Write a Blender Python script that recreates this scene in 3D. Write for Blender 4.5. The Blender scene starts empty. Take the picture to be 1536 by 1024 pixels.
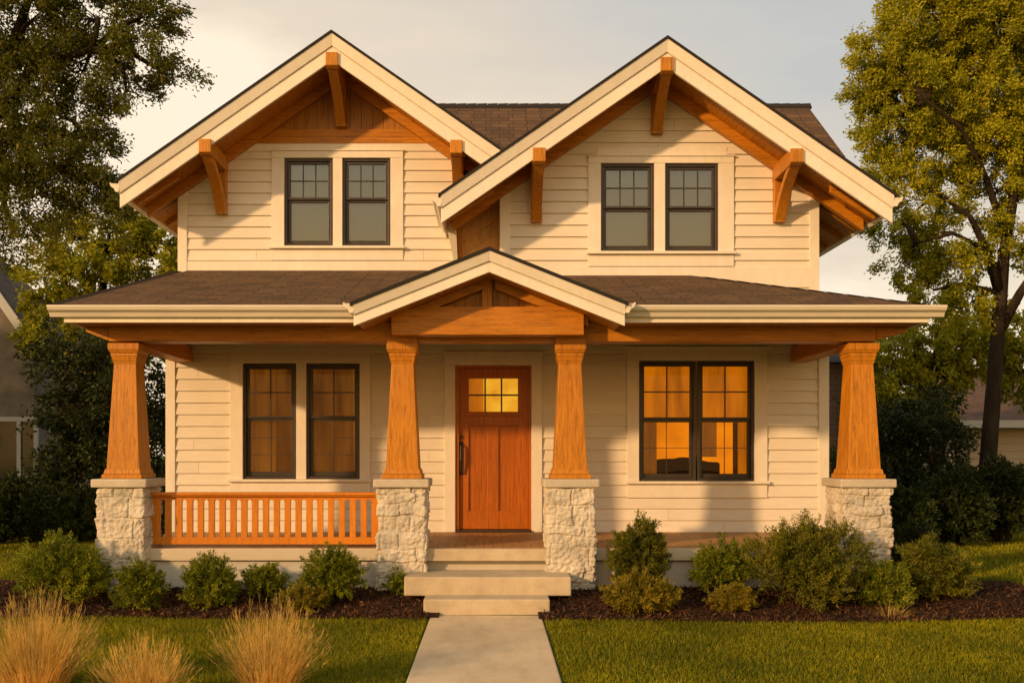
import bpy, math, random
import numpy as np
from mathutils import Vector, noise as mnoise

R = math.radians
C = bpy.context.scene.collection
SC = bpy.context.scene
random.seed(7)
rng = np.random.default_rng(7)

# ------------------------------------------------------------------ camera
EYE = 1.53; F = 1392.0; VX = 737.0; VY = 680.0      # focal length in photo pixels, vanishing point
cam_d = bpy.data.cameras.new('camera'); cam = bpy.data.objects.new('camera', cam_d); C.objects.link(cam)
cam.location = (0, 0, EYE); cam.rotation_euler = (R(90), 0, 0)
cam_d.sensor_width = 36; cam_d.lens = F / 1536 * 36
cam_d.shift_x = (768 - VX) / 1536; cam_d.shift_y = (VY - 512) / 1536
cam_d.clip_end = 2000
SC.camera = cam

# ------------------------------------------------------------------ sun, sky, exposure
SUN_AZ, SUN_EL = R(49), R(15.5)                     # azimuth to the left of straight behind the camera
sun_dir = Vector((-math.sin(SUN_AZ) * math.cos(SUN_EL), -math.cos(SUN_AZ) * math.cos(SUN_EL), math.sin(SUN_EL)))
sl = bpy.data.lights.new('sun', 'SUN'); sun = bpy.data.objects.new('sun', sl); C.objects.link(sun)
sl.energy = 4.0; sl.angle = R(2.4); sl.color = (1.0, 0.59, 0.26)
sun.rotation_euler = sun_dir.to_track_quat('Z', 'Y').to_euler()
sun.location = (-20, -15, 20)
SC.view_settings.view_transform = 'Standard'; SC.view_settings.look = 'None'
SC.view_settings.exposure = 0.0; SC.view_settings.gamma = 1.0

w = bpy.data.worlds.new('World'); SC.world = w; w.use_nodes = True
nt = w.node_tree; nt.nodes.clear()
def wn(t): return nt.nodes.new(t)
out = wn('ShaderNodeOutputWorld'); bg = wn('ShaderNodeBackground'); nt.links.new(bg.outputs[0], out.inputs[0])
sky = wn('ShaderNodeTexSky'); sky.sky_type = 'NISHITA'; sky.sun_disc = False
sky.sun_elevation = SUN_EL; sky.sun_rotation = math.atan2(sun_dir.x, sun_dir.y)
sky.air_density = 1.5; sky.dust_density = 4.0; sky.ozone_density = 1.0
tc = wn('ShaderNodeTexCoord'); sep = wn('ShaderNodeSeparateXYZ'); nt.links.new(tc.outputs['Generated'], sep.inputs[0])
ramp = wn('ShaderNodeValToRGB')                     # thin high evening cloud, warm at the horizon, greyer overhead
els = ramp.color_ramp.elements
els[0].position = 0.0; els[0].color = (10.8, 8.8, 6.3, 1)
els[1].position = 1.0; els[1].color = (3.2, 3.3, 3.4, 1)
for p, c in ((0.23, (11.3, 9.6, 7.5, 1)), (0.30, (8.7, 7.45, 5.9, 1)), (0.36, (7.9, 6.9, 5.75, 1)), (0.50, (6.0, 6.0, 5.8, 1))):
    e = els.new(p); e.color = c
mp = wn('ShaderNodeMapping'); mp.inputs['Scale'].default_value = (1.6, 1.6, 5.0); nt.links.new(tc.outputs['Generated'], mp.inputs[0])
nz = wn('ShaderNodeTexNoise'); nz.inputs['Scale'].default_value = 1.7; nz.inputs['Detail'].default_value = 5; nz.inputs['Roughness'].default_value = 0.55
nt.links.new(mp.outputs[0], nz.inputs['Vector'])
ma = wn('ShaderNodeMath'); ma.operation = 'MULTIPLY_ADD'; ma.inputs[1].default_value = 0.34; ma.inputs[2].default_value = -0.18
nt.links.new(nz.outputs['Fac'], ma.inputs[0])
mb_ = wn('ShaderNodeMath'); mb_.operation = 'MULTIPLY_ADD'; mb_.inputs[1].default_value = 0.35
nt.links.new(sep.outputs['X'], mb_.inputs[0]); nt.links.new(sep.outputs['Z'], mb_.inputs[2])
ad = wn('ShaderNodeMath'); ad.operation = 'ADD'; nt.links.new(ma.outputs[0], ad.inputs[0]); nt.links.new(mb_.outputs[0], ad.inputs[1])
nt.links.new(ad.outputs[0], ramp.inputs[0])
mx = wn('ShaderNodeMix'); mx.data_type = 'RGBA'; mx.inputs['Factor'].default_value = 0.93
nt.links.new(sky.outputs[0], mx.inputs['A']); nt.links.new(ramp.outputs[0], mx.inputs['B'])
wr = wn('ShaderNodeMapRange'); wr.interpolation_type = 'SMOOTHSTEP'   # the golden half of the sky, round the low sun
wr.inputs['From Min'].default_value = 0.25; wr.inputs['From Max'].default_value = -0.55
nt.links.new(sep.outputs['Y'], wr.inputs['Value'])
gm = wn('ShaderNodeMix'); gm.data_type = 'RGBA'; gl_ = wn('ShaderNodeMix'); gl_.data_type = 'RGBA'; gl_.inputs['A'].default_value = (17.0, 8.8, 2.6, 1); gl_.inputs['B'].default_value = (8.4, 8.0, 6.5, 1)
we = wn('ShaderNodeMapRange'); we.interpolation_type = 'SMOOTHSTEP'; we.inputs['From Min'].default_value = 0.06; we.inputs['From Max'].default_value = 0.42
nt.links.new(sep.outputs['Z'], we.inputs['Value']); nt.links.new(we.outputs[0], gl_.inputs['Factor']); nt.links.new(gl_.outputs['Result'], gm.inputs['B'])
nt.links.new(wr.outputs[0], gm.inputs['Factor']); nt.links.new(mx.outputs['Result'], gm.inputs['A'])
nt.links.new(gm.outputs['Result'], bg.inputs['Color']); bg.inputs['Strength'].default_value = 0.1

# ------------------------------------------------------------------ helpers
def fx(px, Y): return (px - VX) * Y / F             # photo pixel -> metres at a real depth
def fz(py, Y): return EYE - (py - VY) * Y / F
ORG = {}
def tag(o, label=None, cat=None, group=None, kind=None):
    if label: o['label'] = label
    if cat: o['category'] = cat
    if group: o['group'] = group
    if kind: o['kind'] = kind
    return o
def thing(name, loc, label, cat, group=None):
    o = bpy.data.objects.new(name, None); C.objects.link(o); o.location = loc; o.empty_display_size = 0.2
    ORG[o] = Vector(loc)
    return tag(o, label, cat, group)
def link(name, me, mat, parent=None, org=None):
    o = bpy.data.objects.new(name, me); C.objects.link(o)
    if mat: me.materials.append(mat)
    if parent is not None:
        o.parent = parent; ORG[o] = ORG[parent]
    elif org is not None:
        o.location = org; ORG[o] = Vector(org)
    return o
class MB:
    """collects shapes in world coordinates; build() links them as one mesh object"""
    def __init__(s): s.v = []; s.f = []; s.uv = {}
    def quad(s, *p, uv=None):
        i = len(s.v); s.v += [tuple(q) for q in p]; s.f.append(tuple(range(i, i + len(p))))
        if uv: s.uv[len(s.f) - 1] = uv
        return s
    def hexa(s, p):                                  # p: bottom 4 (ccw from above), top 4
        i = len(s.v); s.v += [tuple(q) for q in p]
        for f in ((3, 2, 1, 0), (4, 5, 6, 7), (0, 1, 5, 4), (1, 2, 6, 5), (2, 3, 7, 6), (3, 0, 4, 7)):
            s.f.append(tuple(i + k for k in f))
        return s
    def box(s, x0, x1, y0, y1, z0, z1):
        return s.hexa([(x0, y0, z0), (x1, y0, z0), (x1, y1, z0), (x0, y1, z0), (x0, y0, z1), (x1, y0, z1), (x1, y1, z1), (x0, y1, z1)])
    def frustum(s, cx, cy, z0, z1, a0, a1):
        return s.hexa([(cx - a0, cy - a0, z0), (cx + a0, cy - a0, z0), (cx + a0, cy + a0, z0), (cx - a0, cy + a0, z0),
                       (cx - a1, cy - a1, z1), (cx + a1, cy - a1, z1), (cx + a1, cy + a1, z1), (cx - a1, cy + a1, z1)])
    def prism(s, poly, fn, d0, d1):                  # poly in 2-D, fn(a, b, d) -> point
        n = len(poly); i = len(s.v)
        s.v += [fn(a, b, d0) for a, b in poly] + [fn(a, b, d1) for a, b in poly]
        s.f.append(tuple(i + k for k in range(n))); s.f.append(tuple(i + n + k for k in reversed(range(n))))
        for k in range(n):
            j = (k + 1) % n; s.f.append((i + k, i + n + k, i + n + j, i + j))
        return s
    def tube(s, pts, rad, n=8):
        i0 = len(s.v); pts = [Vector(p) for p in pts]; a = None
        for k, p in enumerate(pts):
            t = (pts[min(k + 1, len(pts) - 1)] - pts[max(k - 1, 0)]).normalized()
            a = t.orthogonal().normalized() if a is None else (a - t * a.dot(t)).normalized()
            b = t.cross(a)
            for q in range(n):
                g = 2 * math.pi * q / n
                s.v.append(tuple(p + (a * math.cos(g) + b * math.sin(g)) * rad[k]))
        for k in range(len(pts) - 1):
            for q in range(n):
                r = (q + 1) % n
                s.f.append((i0 + k * n + q, i0 + k * n + r, i0 + (k + 1) * n + r, i0 + (k + 1) * n + q))
        s.f.append(tuple(i0 + q for q in reversed(range(n)))); s.f.append(tuple(i0 + (len(pts) - 1) * n + q for q in range(n)))
        return s
    def build(s, name, mat, parent=None, org=None, bevel=0, smooth=False, label=None):
        o0 = ORG[parent] if parent is not None else (Vector(org) if org is not None else Vector((0, 0, 0)))
        me = bpy.data.meshes.new(name)
        me.from_pydata([(x - o0.x, y - o0.y, z - o0.z) for x, y, z in s.v], [], s.f)
        if s.uv:
            ul = me.uv_layers.new(name='UVMap')
            for fi, uvs in s.uv.items():
                p = me.polygons[fi]
                for k, li in enumerate(p.loop_indices): ul.data[li].uv = uvs[k]
        if smooth: me.polygons.foreach_set('use_smooth', [True] * len(me.polygons))
        me.update()
        o = link(name, me, mat, parent, org if parent is None else None)
        if bevel:
            b = o.modifiers.new('bevel', 'BEVEL'); b.width = bevel; b.segments = 2; b.limit_method = 'ANGLE'; b.angle_limit = R(35)
        if label: o['label'] = label
        return o
def np_mesh(name, V, nper, mat, parent=None, org=None):
    """V: (n*nper, 3) world coordinates, consecutive nper vertices make one face"""
    o0 = ORG[parent] if parent is not None else Vector(org or (0, 0, 0))
    V = (V - np.array(o0)).astype(np.float32); nv = len(V); nf = nv // nper
    me = bpy.data.meshes.new(name)
    me.vertices.add(nv); me.vertices.foreach_set('co', V.ravel())
    me.loops.add(nv); me.loops.foreach_set('vertex_index', np.arange(nv, dtype=np.int32))
    me.polygons.add(nf); me.polygons.foreach_set('loop_start', np.arange(0, nv, nper, dtype=np.int32))
    me.update(calc_edges=True)
    return link(name, me, mat, parent, org if parent is None else None)

# ------------------------------------------------------------------ materials
class Mat:
    def __init__(s, name, rough=0.6, spec=0.3):
        s.m = bpy.data.materials.new(name); s.m.use_nodes = True; s.t = s.m.node_tree
        s.b = s.t.nodes['Principled BSDF']; s.b.inputs['Roughness'].default_value = rough
        s.b.inputs['Specular IOR Level'].default_value = spec
        s.tc = s.n('ShaderNodeTexCoord')
    def n(s, t): return s.t.nodes.new(t)
    def l(s, a, b): s.t.links.new(a, b)
    def noise(s, scale, stretch=(1, 1, 1), detail=4, rough=0.55, coord='Object', dist=0):
        mp = s.n('ShaderNodeMapping'); mp.inputs['Scale'].default_value = stretch; s.l(s.tc.outputs[coord], mp.inputs[0])
        z = s.n('ShaderNodeTexNoise'); z.inputs['Scale'].default_value = scale; z.inputs['Detail'].default_value = detail
        z.inputs['Roughness'].default_value = rough; z.inputs['Distortion'].default_value = dist
        s.l(mp.outputs[0], z.inputs['Vector']); return z.outputs['Fac']
    def ramp(s, fac, stops):
        r = s.n('ShaderNodeValToRGB'); e = r.color_ramp.elements
        e[0].position, e[0].color = stops[0][0], (*stops[0][1], 1)
        e[1].position, e[1].color = stops[-1][0], (*stops[-1][1], 1)
        for p, c in stops[1:-1]:
            q = e.new(p); q.color = (*c, 1)
        s.l(fac, r.inputs[0]); return r.outputs[0]
    def mix(s, a, b, fac, mode='MIX'):
        x = s.n('ShaderNodeMix'); x.data_type = 'RGBA'; x.blend_type = mode
        for k, v in (('A', a), ('B', b)):
            if isinstance(v, tuple): x.inputs[k].default_value = (*v, 1)
            else: s.l(v, x.inputs[k])
        if isinstance(fac, (int, float)): x.inputs['Factor'].default_value = fac
        else: s.l(fac, x.inputs['Factor'])
        return x.outputs['Result']
    def color(s, c):
        if isinstance(c, tuple): s.b.inputs['Base Color'].default_value = (*c, 1)
        else: s.l(c, s.b.inputs['Base Color'])
        return s
    def bump(s, h, strength=0.3, dist=0.01):
        b = s.n('ShaderNodeBump'); b.inputs['Strength'].default_value = strength; b.inputs['Distance'].default_value = dist
        s.l(h, b.inputs['Height']); s.l(b.outputs[0], s.b.inputs['Normal']); return s
def sc(c, k): return tuple(x * k for x in c)

def paint(name, c, streak=(3, 3, 3), rough=0.5, boards=False):
    m = Mat(name, rough)
    a = m.noise(1.2, (1, 1, 1), 5); b = m.noise(14, streak, 4)
    col = m.mix(m.ramp(a, [(0.3, sc(c, 0.90)), (0.7, c)]), m.ramp(b, [(0.3, (0.90, 0.89, 0.87)), (0.65, (1, 1, 1))]), 0.7, 'MULTIPLY')
    if boards:
        g = m.n('ShaderNodeNewGeometry'); col = m.mix(col, m.ramp(g.outputs['Random Per Island'], [(0, (0.93, 0.925, 0.915)), (1, (1, 1, 1))]), 1.0, 'MULTIPLY')
    m.color(col); m.bump(b, 0.15, 0.003); return m.m
def wood(name, c, stretch, rough=0.45, contrast=1.2):
    m = Mat(name, rough, 0.35)
    a = m.noise(5.5, stretch, 6, 0.6, dist=0.6); b = m.noise(26, stretch, 5, 0.65); g = m.noise(0.9, (1, 1, 1), 3)
    k = contrast
    col = m.ramp(a, [(0.25, sc(c, 1 - 0.42 * k)), (0.5, c), (0.75, sc(c, 1 + 0.22 * k))])
    col = m.mix(col, m.ramp(b, [(0.35, (0.62, 0.55, 0.48)), (0.6, (1, 1, 1))]), 0.55 * k, 'MULTIPLY')
    col = m.mix(col, m.ramp(g, [(0.35, (0.85, 0.82, 0.8)), (0.65, (1.05, 1.05, 1.05))]), 0.8, 'MULTIPLY')
    m.color(col); m.bump(b, 0.25, 0.003); return m.m
WOODC = (0.54, 0.215, 0.012)
W_v = wood('cedar_upright', WOODC, (9, 9, 0.55))
W_h = wood('cedar_level', WOODC, (0.55, 9, 9))
W_d = wood('cedar_depth', WOODC, (9, 0.55, 9))
W_panel = wood('cedar_board_panel', (0.42, 0.185, 0.030), (7, 7, 0.4), contrast=1.1)
W_tan = wood('tan_boards', (0.80, 0.50, 0.20), (3, 3, 1.2), contrast=0.7)
W_door = wood('door_wood', (0.46, 0.125, 0.006), (11, 11, 0.5), 0.4)
W_rail = wood('rail_wood', (0.60, 0.20, 0.010), (6, 6, 0.8), contrast=0.6)
W_floor = wood('porch_boards', (0.45, 0.25, 0.095), (9, 0.5, 9), 0.6)
P_side = paint('siding_paint', (0.79, 0.735, 0.64), (0.35, 1, 2.5), boards=True)
P_trim = paint('trim_paint', (0.80, 0.745, 0.65), (1, 1, 0.4))
P_gut = paint('gutter_metal', (0.74, 0.69, 0.59), (0.3, 1, 1), 0.35)
def mk(name, c, rough=0.6, spec=0.3, n=None, amt=0.25):
    m = Mat(name, rough, spec)
    if n: m.color(m.ramp(m.noise(n, detail=6), [(0.3, sc(c, 1 - amt)), (0.7, sc(c, 1 + amt))]))
    else: m.color(c)
    return m.m
def shingle(name, c1, c2, c3):
    m = Mat(name, 0.85, 0.2)
    br = m.n('ShaderNodeTexBrick'); m.l(m.tc.outputs['UV'], br.inputs['Vector'])
    br.inputs['Scale'].default_value = 1.0; br.inputs['Brick Width'].default_value = 0.26; br.inputs['Row Height'].default_value = 0.135
    br.inputs['Mortar Size'].default_value = 0.006; br.inputs['Mortar Smooth'].default_value = 0.3; br.offset = 0.42; br.squash = 0.8
    br.inputs['Color1'].default_value = (*c1, 1); br.inputs['Color2'].default_value = (*c2, 1); br.inputs['Mortar'].default_value = (*c3, 1)
    a = m.noise(1.3, (1, 1, 1), 5, coord='UV'); b = m.noise(40, (0.35, 1, 1), 4, coord='UV')
    col = m.mix(br.outputs['Color'], m.ramp(a, [(0.3, (0.75, 0.75, 0.75)), (0.7, (1.15, 1.12, 1.1))]), 0.8, 'MULTIPLY')
    col = m.mix(col, m.ramp(b, [(0.3, (0.65, 0.65, 0.65)), (0.7, (1.2, 1.2, 1.2))]), 0.8, 'MULTIPLY')
    m.color(col)
    h = m.mix(m.ramp(br.outputs['Fac'], [(0, (1, 1, 1)), (1, (0, 0, 0))]), m.ramp(b, [(0, (0, 0, 0)), (1, (1, 1, 1))]), 0.3)
    m.bump(h, 0.6, 0.012); return m.m
SHINGLE = shingle('asphalt_shingle', (0.155, 0.088, 0.045), (0.095, 0.058, 0.034), (0.035, 0.025, 0.018))
SH_EDGE = mk('shingle_edge', (0.022, 0.018, 0.016), 0.9)
def stone_mat():
    m = Mat('ledge_stone', 0.85, 0.2)
    a = m.noise(3.2, detail=6); b = m.noise(24, detail=7, rough=0.65)
    col = m.ramp(a, [(0.28, (0.37, 0.34, 0.285)), (0.5, (0.55, 0.50, 0.42)), (0.74, (0.70, 0.64, 0.54))])
    col = m.mix(col, m.ramp(b, [(0.3, (0.70, 0.67, 0.62)), (0.6, (1, 1, 1))]), 0.7, 'MULTIPLY')
    m.color(col); m.bump(b, 0.55, 0.012); return m.m
STONE = stone_mat()
def concrete(name, c):
    m = Mat(name, 0.8, 0.25)
    a = m.noise(1.1, detail=6, rough=0.6); b = m.noise(60, detail=5, rough=0.7); g = m.noise(7, (1, 0.35, 1), 5)
    col = m.ramp(a, [(0.3, sc(c, 0.78)), (0.7, sc(c, 1.08))])
    col = m.mix(col, m.ramp(b, [(0.3, (0.80, 0.79, 0.77)), (0.6, (1, 1, 1))]), 0.7, 'MULTIPLY')
    col = m.mix(col, m.ramp(g, [(0.34, (0.80, 0.78, 0.75)), (0.55, (1, 1, 1))]), 0.6, 'MULTIPLY')
    m.color(col); m.bump(b, 0.3, 0.004); return m.m
CONC = concrete('walk_concrete', (0.66, 0.52, 0.35))
CONC_S = concrete('step_concrete', (0.56, 0.46, 0.32))
RIM = paint('porch_rim_paint', (0.58, 0.50, 0.38), (0.4, 1, 2))
SKIRT = paint('porch_skirt_paint', (0.56, 0.52, 0.45), (1, 1, 1), 0.7)
DARKFR = mk('dark_bronze_frame', (0.035, 0.026, 0.020), 0.4, 0.5, 8, 0.2)
IRON = mk('black_iron', (0.01, 0.009, 0.008), 0.4, 0.5)
def glass(name, refl, tint=(1, 1, 1), rtint=(1, 1, 1)):
    m = Mat(name); t = m.t; t.nodes.remove(m.b)
    o = [n for n in t.nodes if n.type == 'OUTPUT_MATERIAL'][0]
    tr = m.n('ShaderNodeBsdfTransparent'); tr.inputs[0].default_value = (*tint, 1)
    gl = m.n('ShaderNodeBsdfGlossy'); gl.inputs['Roughness'].default_value = 0.015; gl.inputs['Color'].default_value = (*rtint, 1)
    mi = m.n('ShaderNodeMixShader'); lw = m.n('ShaderNodeFresnel'); lw.inputs[0].default_value = 1.5
    ad = m.n('ShaderNodeMath'); ad.operation = 'ADD'; ad.inputs[1].default_value = refl; m.l(lw.outputs[0], ad.inputs[0])
    z = m.noise(2.3, detail=1); bp = m.n('ShaderNodeBump'); bp.inputs['Strength'].default_value = 0.06; bp.inputs['Distance'].default_value = 0.02
    m.l(z, bp.inputs['Height']); m.l(bp.outputs[0], gl.inputs['Normal'])
    m.l(ad.outputs[0], mi.inputs[0]); m.l(tr.outputs[0], mi.inputs[1]); m.l(gl.outputs[0], mi.inputs[2]); m.l(mi.outputs[0], o.inputs[0])
    return m.m
GLASS_UP = glass('upper_pane_glass', 0.15, (0.75, 0.8, 0.78), (0.84, 0.94, 0.96))
GLASS = glass('pane_glass', -0.025, (0.92, 0.9, 0.85))
def lit(name, c1, c2, k, stretch=(2.4, 2.4, 0.4), base=(0.3, 0.15, 0.05)):
    m = Mat(name, 0.8); a = m.noise(2.2, stretch, 4)
    m.color(base); col = m.ramp(a, [(0.33, c1), (0.66, c2)])
    m.l(col, m.b.inputs['Emission Color']); m.b.inputs['Emission Strength'].default_value = k; return m.m
LIT_R = lit('lamplit_curtain', (0.24, 0.062, 0.001), (0.56, 0.145, 0.001), 1.0)
LIT_L = lit('dim_lamplit_curtain', (0.07, 0.020, 0.002), (0.17, 0.055, 0.005), 1.0)
LIT_LL = lit('dim_inner_curtain', (0.030, 0.008, 0.001), (0.11, 0.034, 0.003), 1.0, (3, 3, 0.5))
LIT_D = lit('lamplit_hall', (0.72, 0.27, 0.010), (0.96, 0.50, 0.030), 1.0, (1.5, 1.5, 1.5))
LIT_B = lit('lamplit_back_wall', (0.62, 0.15, 0.001), (0.95, 0.25, 0.002), 1.0, (0.8, 0.8, 0.8))
ROOMDK = mk('dark_room', (0.045, 0.030, 0.020), 0.9)
SOFA = mk('brown_upholstery', (0.05, 0.024, 0.012), 0.9, 0.2, 6, 0.3)
BLIND = mk('grey_roller_blind', (0.21, 0.225, 0.16), 0.9, 0.1, 2.0, 0.08)
def leafmat(name, c1, c2, c3, trans=0.25, nscale=1.1, rough=0.55):
    m = Mat(name, rough, 0.25); t = m.t
    g = m.n('ShaderNodeNewGeometry')
    col = m.ramp(g.outputs['Random Per Island'], [(0.0, c1), (0.55, c2), (1.0, c3)])
    a = m.noise(nscale, detail=3)
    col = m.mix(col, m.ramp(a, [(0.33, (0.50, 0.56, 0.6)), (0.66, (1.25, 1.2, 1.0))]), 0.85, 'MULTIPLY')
    m.color(col)
    tl = m.n('ShaderNodeBsdfTranslucent'); m.l(col, tl.inputs[0]); mi = m.n('ShaderNodeMixShader'); mi.inputs[0].default_value = trans
    o = [n for n in t.nodes if n.type == 'OUTPUT_MATERIAL'][0]
    m.l(m.b.outputs[0], mi.inputs[1]); m.l(tl.outputs[0], mi.inputs[2]); m.l(mi.outputs[0], o.inputs[0]); return m.m
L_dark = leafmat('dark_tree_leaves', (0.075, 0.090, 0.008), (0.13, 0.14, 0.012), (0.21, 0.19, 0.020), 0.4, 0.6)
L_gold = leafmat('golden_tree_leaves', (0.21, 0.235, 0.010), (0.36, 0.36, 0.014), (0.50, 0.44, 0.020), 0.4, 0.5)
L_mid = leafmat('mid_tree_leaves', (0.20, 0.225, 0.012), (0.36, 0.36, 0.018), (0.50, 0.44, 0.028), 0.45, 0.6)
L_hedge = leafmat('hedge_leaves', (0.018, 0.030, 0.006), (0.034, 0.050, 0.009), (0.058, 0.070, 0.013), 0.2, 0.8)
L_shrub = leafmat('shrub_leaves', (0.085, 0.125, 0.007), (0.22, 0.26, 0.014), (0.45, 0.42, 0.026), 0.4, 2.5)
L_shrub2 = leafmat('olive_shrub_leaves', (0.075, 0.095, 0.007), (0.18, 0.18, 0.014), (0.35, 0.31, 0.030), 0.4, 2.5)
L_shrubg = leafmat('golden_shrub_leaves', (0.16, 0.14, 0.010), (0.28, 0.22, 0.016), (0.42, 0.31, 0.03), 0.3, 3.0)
L_grass = leafmat('lawn_blades', (0.12, 0.145, 0.003), (0.25, 0.25, 0.006), (0.40, 0.34, 0.010), 0.35, 0.9)
L_straw = leafmat('straw_blades', (0.50, 0.28, 0.06), (0.85, 0.55, 0.14), (0.98, 0.76, 0.28), 0.5, 2.5)
def bark_mat():
    m = Mat('bark', 0.9, 0.1); a = m.noise(9, (1, 1, 0.18), 6, 0.65)
    m.color(m.ramp(a, [(0.3, (0.014, 0.010, 0.007)), (0.7, (0.045, 0.032, 0.021))])); m.bump(a, 0.8, 0.03); return m.m
BARK = bark_mat()
def mulch_mat(name):
    m = Mat(name, 0.95, 0.1); a = m.noise(55, (1, 0.6, 1), 6, 0.7); b = m.noise(2, detail=4)
    col = m.ramp(a, [(0.3, (0.016, 0.008, 0.005)), (0.7, (0.085, 0.038, 0.020))])
    m.color(m.mix(col, m.ramp(b, [(0.3, (0.7, 0.7, 0.7)), (0.7, (1.1, 1.1, 1.1))]), 1.0, 'MULTIPLY')); m.bump(a, 0.9, 0.03); return m.m
MULCH = mulch_mat('mulch')
CHIP = leafmat('bark_chips', (0.020, 0.010, 0.006), (0.070, 0.030, 0.015), (0.17, 0.075, 0.034), 0.0, 2.0, 0.9)
def lawn_mat():
    m = Mat('lawn_ground', 0.95, 0.1); a = m.noise(0.5, detail=5); b = m.noise(30, detail=5)
    col = m.ramp(a, [(0.3, (0.055, 0.080, 0.005)), (0.7, (0.105, 0.125, 0.010))])
    m.color(m.mix(col, m.ramp(b, [(0.3, (0.6, 0.6, 0.6)), (0.7, (1.2, 1.2, 1.2))]), 1.0, 'MULTIPLY')); m.bump(b, 0.8, 0.03); return m.m
LAWN = lawn_mat()

# ------------------------------------------------------------------ ground
def smooth(t): t = max(0.0, min(1.0, t)); return t * t * (3 - 2 * t)
def gz(x, y):                                        # height of the yard: level lawn, a low bank up to the house
    return -0.02 + 0.13 * smooth((y - 8.6) / 1.0) + 0.06 * smooth((y - 10) / 8) + 0.012 * math.sin(x * 0.9 + 1) * math.sin(y * 0.8)
xs = [-400, -120, -50, -25] + list(np.arange(-14, 14.01, 0.5)) + [25, 50, 120, 400]
ys = [-60, -20, -6, 0, 3, 5] + list(np.arange(6, 12.01, 0.25)) + list(np.arange(13, 30, 1)) + [40, 70, 140, 500]
g = MB()
for y in ys:
    for x in xs: g.v.append((x, y, gz(x, y)))
for j in range(len(ys) - 1):
    for i in range(len(xs) - 1):
        a = j * len(xs) + i; g.f.append((a, a + 1, a + 1 + len(xs), a + len(xs)))
tag(g.build('lawn', LAWN, smooth=True), kind='structure')
WX0, WX1 = -0.575, 0.475                             # the front walk
wk = MB()
for (y0, y1) in ((-3, 2.2), (2.212, 5.2), (5.212, 8.80)):
    wk.box(WX0, WX1, y0, y1, -0.15, 0.0)
tag(wk.build('path', CONC, bevel=0.012), kind='structure')
# planting bed
def bed_front(x):                                    # y of the lawn edge of the bed
    if x < 0: return 8.66 + 0.05 * math.sin(x * 1.3) + 0.03 * math.sin(x * 3.1)
    return 8.50 + 0.04 * math.sin(x * 1.7) + (0.0 if x < 4.0 else 0.16 * (x - 4.0) ** 2)
def bed_back(x): return 9.75 if abs(x) < 4.1 else 9.75 + 0.9 * smooth((abs(x) - 4.1) / 0.4) - 0.55 * smooth((abs(x) - 4.6) / 1.2)
BX0, BX1 = -6.2, 5.62
bm = MB(); NB = 90; xsb = np.linspace(BX0, BX1, NB)
for x in xsb:
    for k in range(9):
        y0, y1 = bed_front(x), max(bed_back(x), bed_front(x) + 0.02); y = y0 + (y1 - y0) * k / 8
        edge = min(1, k / 1.5) * (1 if k < 8 else 0.6)
        bm.v.append((x, y, gz(x, y) + 0.006 + 0.025 * edge))
for i in range(NB - 1):
    if xsb[i] > -0.62 and xsb[i + 1] < 0.52: continue
    for k in range(8):
        a = i * 9 + k; bm.f.append((a, a + 9, a + 10, a + 1))
tag(bm.build('planting_bed', MULCH, smooth=True), kind='structure')
# bark chips over the bed
n = 26000
X = rng.uniform(BX0, BX1, n); fy = rng.uniform(-0.03, 1.0, n) ** 1.0
Yb0 = np.array([bed_front(x) for x in X]); Yb1 = np.array([max(bed_back(x), bed_front(x) + 0.02) for x in X])
Y = Yb0 + (np.minimum(Yb1, Yb0 + 1.3) - Yb0) * fy
ok = ~((X > -0.585) & (X < 0.485) & (Y < 8.85)); X, Y = X[ok], Y[ok]; n = len(X)
Z = np.array([gz(x, y) for x, y in zip(X, Y)]) + 0.032 + rng.uniform(0, 0.012, n)
def quads(P, A, B):                                  # centre, half axis, half axis
    return np.stack([P - A - B, P + A - B * 0.6, P + A + B * 0.7, P - A + B], 1).reshape(-1, 3)
th = rng.uniform(0, 2 * np.pi, n); L = rng.uniform(0.008, 0.026, n); Wd = rng.uniform(0.003, 0.008, n); tl = rng.normal(0, 0.5, n)
A = np.stack([np.cos(th) * L, np.sin(th) * L, tl * L], 1); B = np.stack([-np.sin(th) * Wd, np.cos(th) * Wd, rng.normal(0, 0.6, n) * Wd], 1)
tag(np_mesh('mulch', quads(np.stack([X, Y, Z], 1), A, B), 4, CHIP), 'dark brown bark mulch covering the planting beds', 'mulch', kind='stuff')
# lawn blades
def in_bed(x, y):
    bf = np.array([bed_front(t) for t in x]); bb = np.array([max(bed_back(t), bed_front(t)) for t in x])
    return (x > BX0) & (x < BX1) & (y > bf + rng.normal(0, 0.012, len(x))) & (y < bb)
def blades(xr, yr, n, h, wd):
    x = rng.uniform(*xr, n); y = rng.uniform(*yr, n)
    ok = ~in_bed(x, y) & ~((x > WX0 - 0.02) & (x < WX1 + 0.02)) & ~((abs(x) < 4.3) & (y > 9.3) & (y < 18))
    x, y = x[ok], y[ok]; n = len(x)
    z = np.array([gz(a, b) for a, b in zip(x, y)]) - 0.004
    th = rng.uniform(0, 2 * np.pi, n); hh = h * rng.uniform(0.55, 1.25, n); ww = wd * rng.uniform(0.7, 1.3, n); ln = rng.uniform(0.1, 0.8, n); ph = rng.uniform(0, 2 * np.pi, n)
    S = np.stack([np.cos(th) * ww, np.sin(th) * ww, np.zeros(n)], 1); P = np.stack([x, y, z], 1)
    T = np.stack([np.cos(ph) * ln * hh, np.sin(ph) * ln * hh, hh], 1); Mi = np.stack([np.cos(ph) * ln * hh * 0.35, np.sin(ph) * ln * hh * 0.35, hh * 0.6], 1)
    return np.stack([P - S, P + S, P + Mi + S * 0.75, P + T, P + Mi - S * 0.75], 1).reshape(-1, 3)
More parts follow.
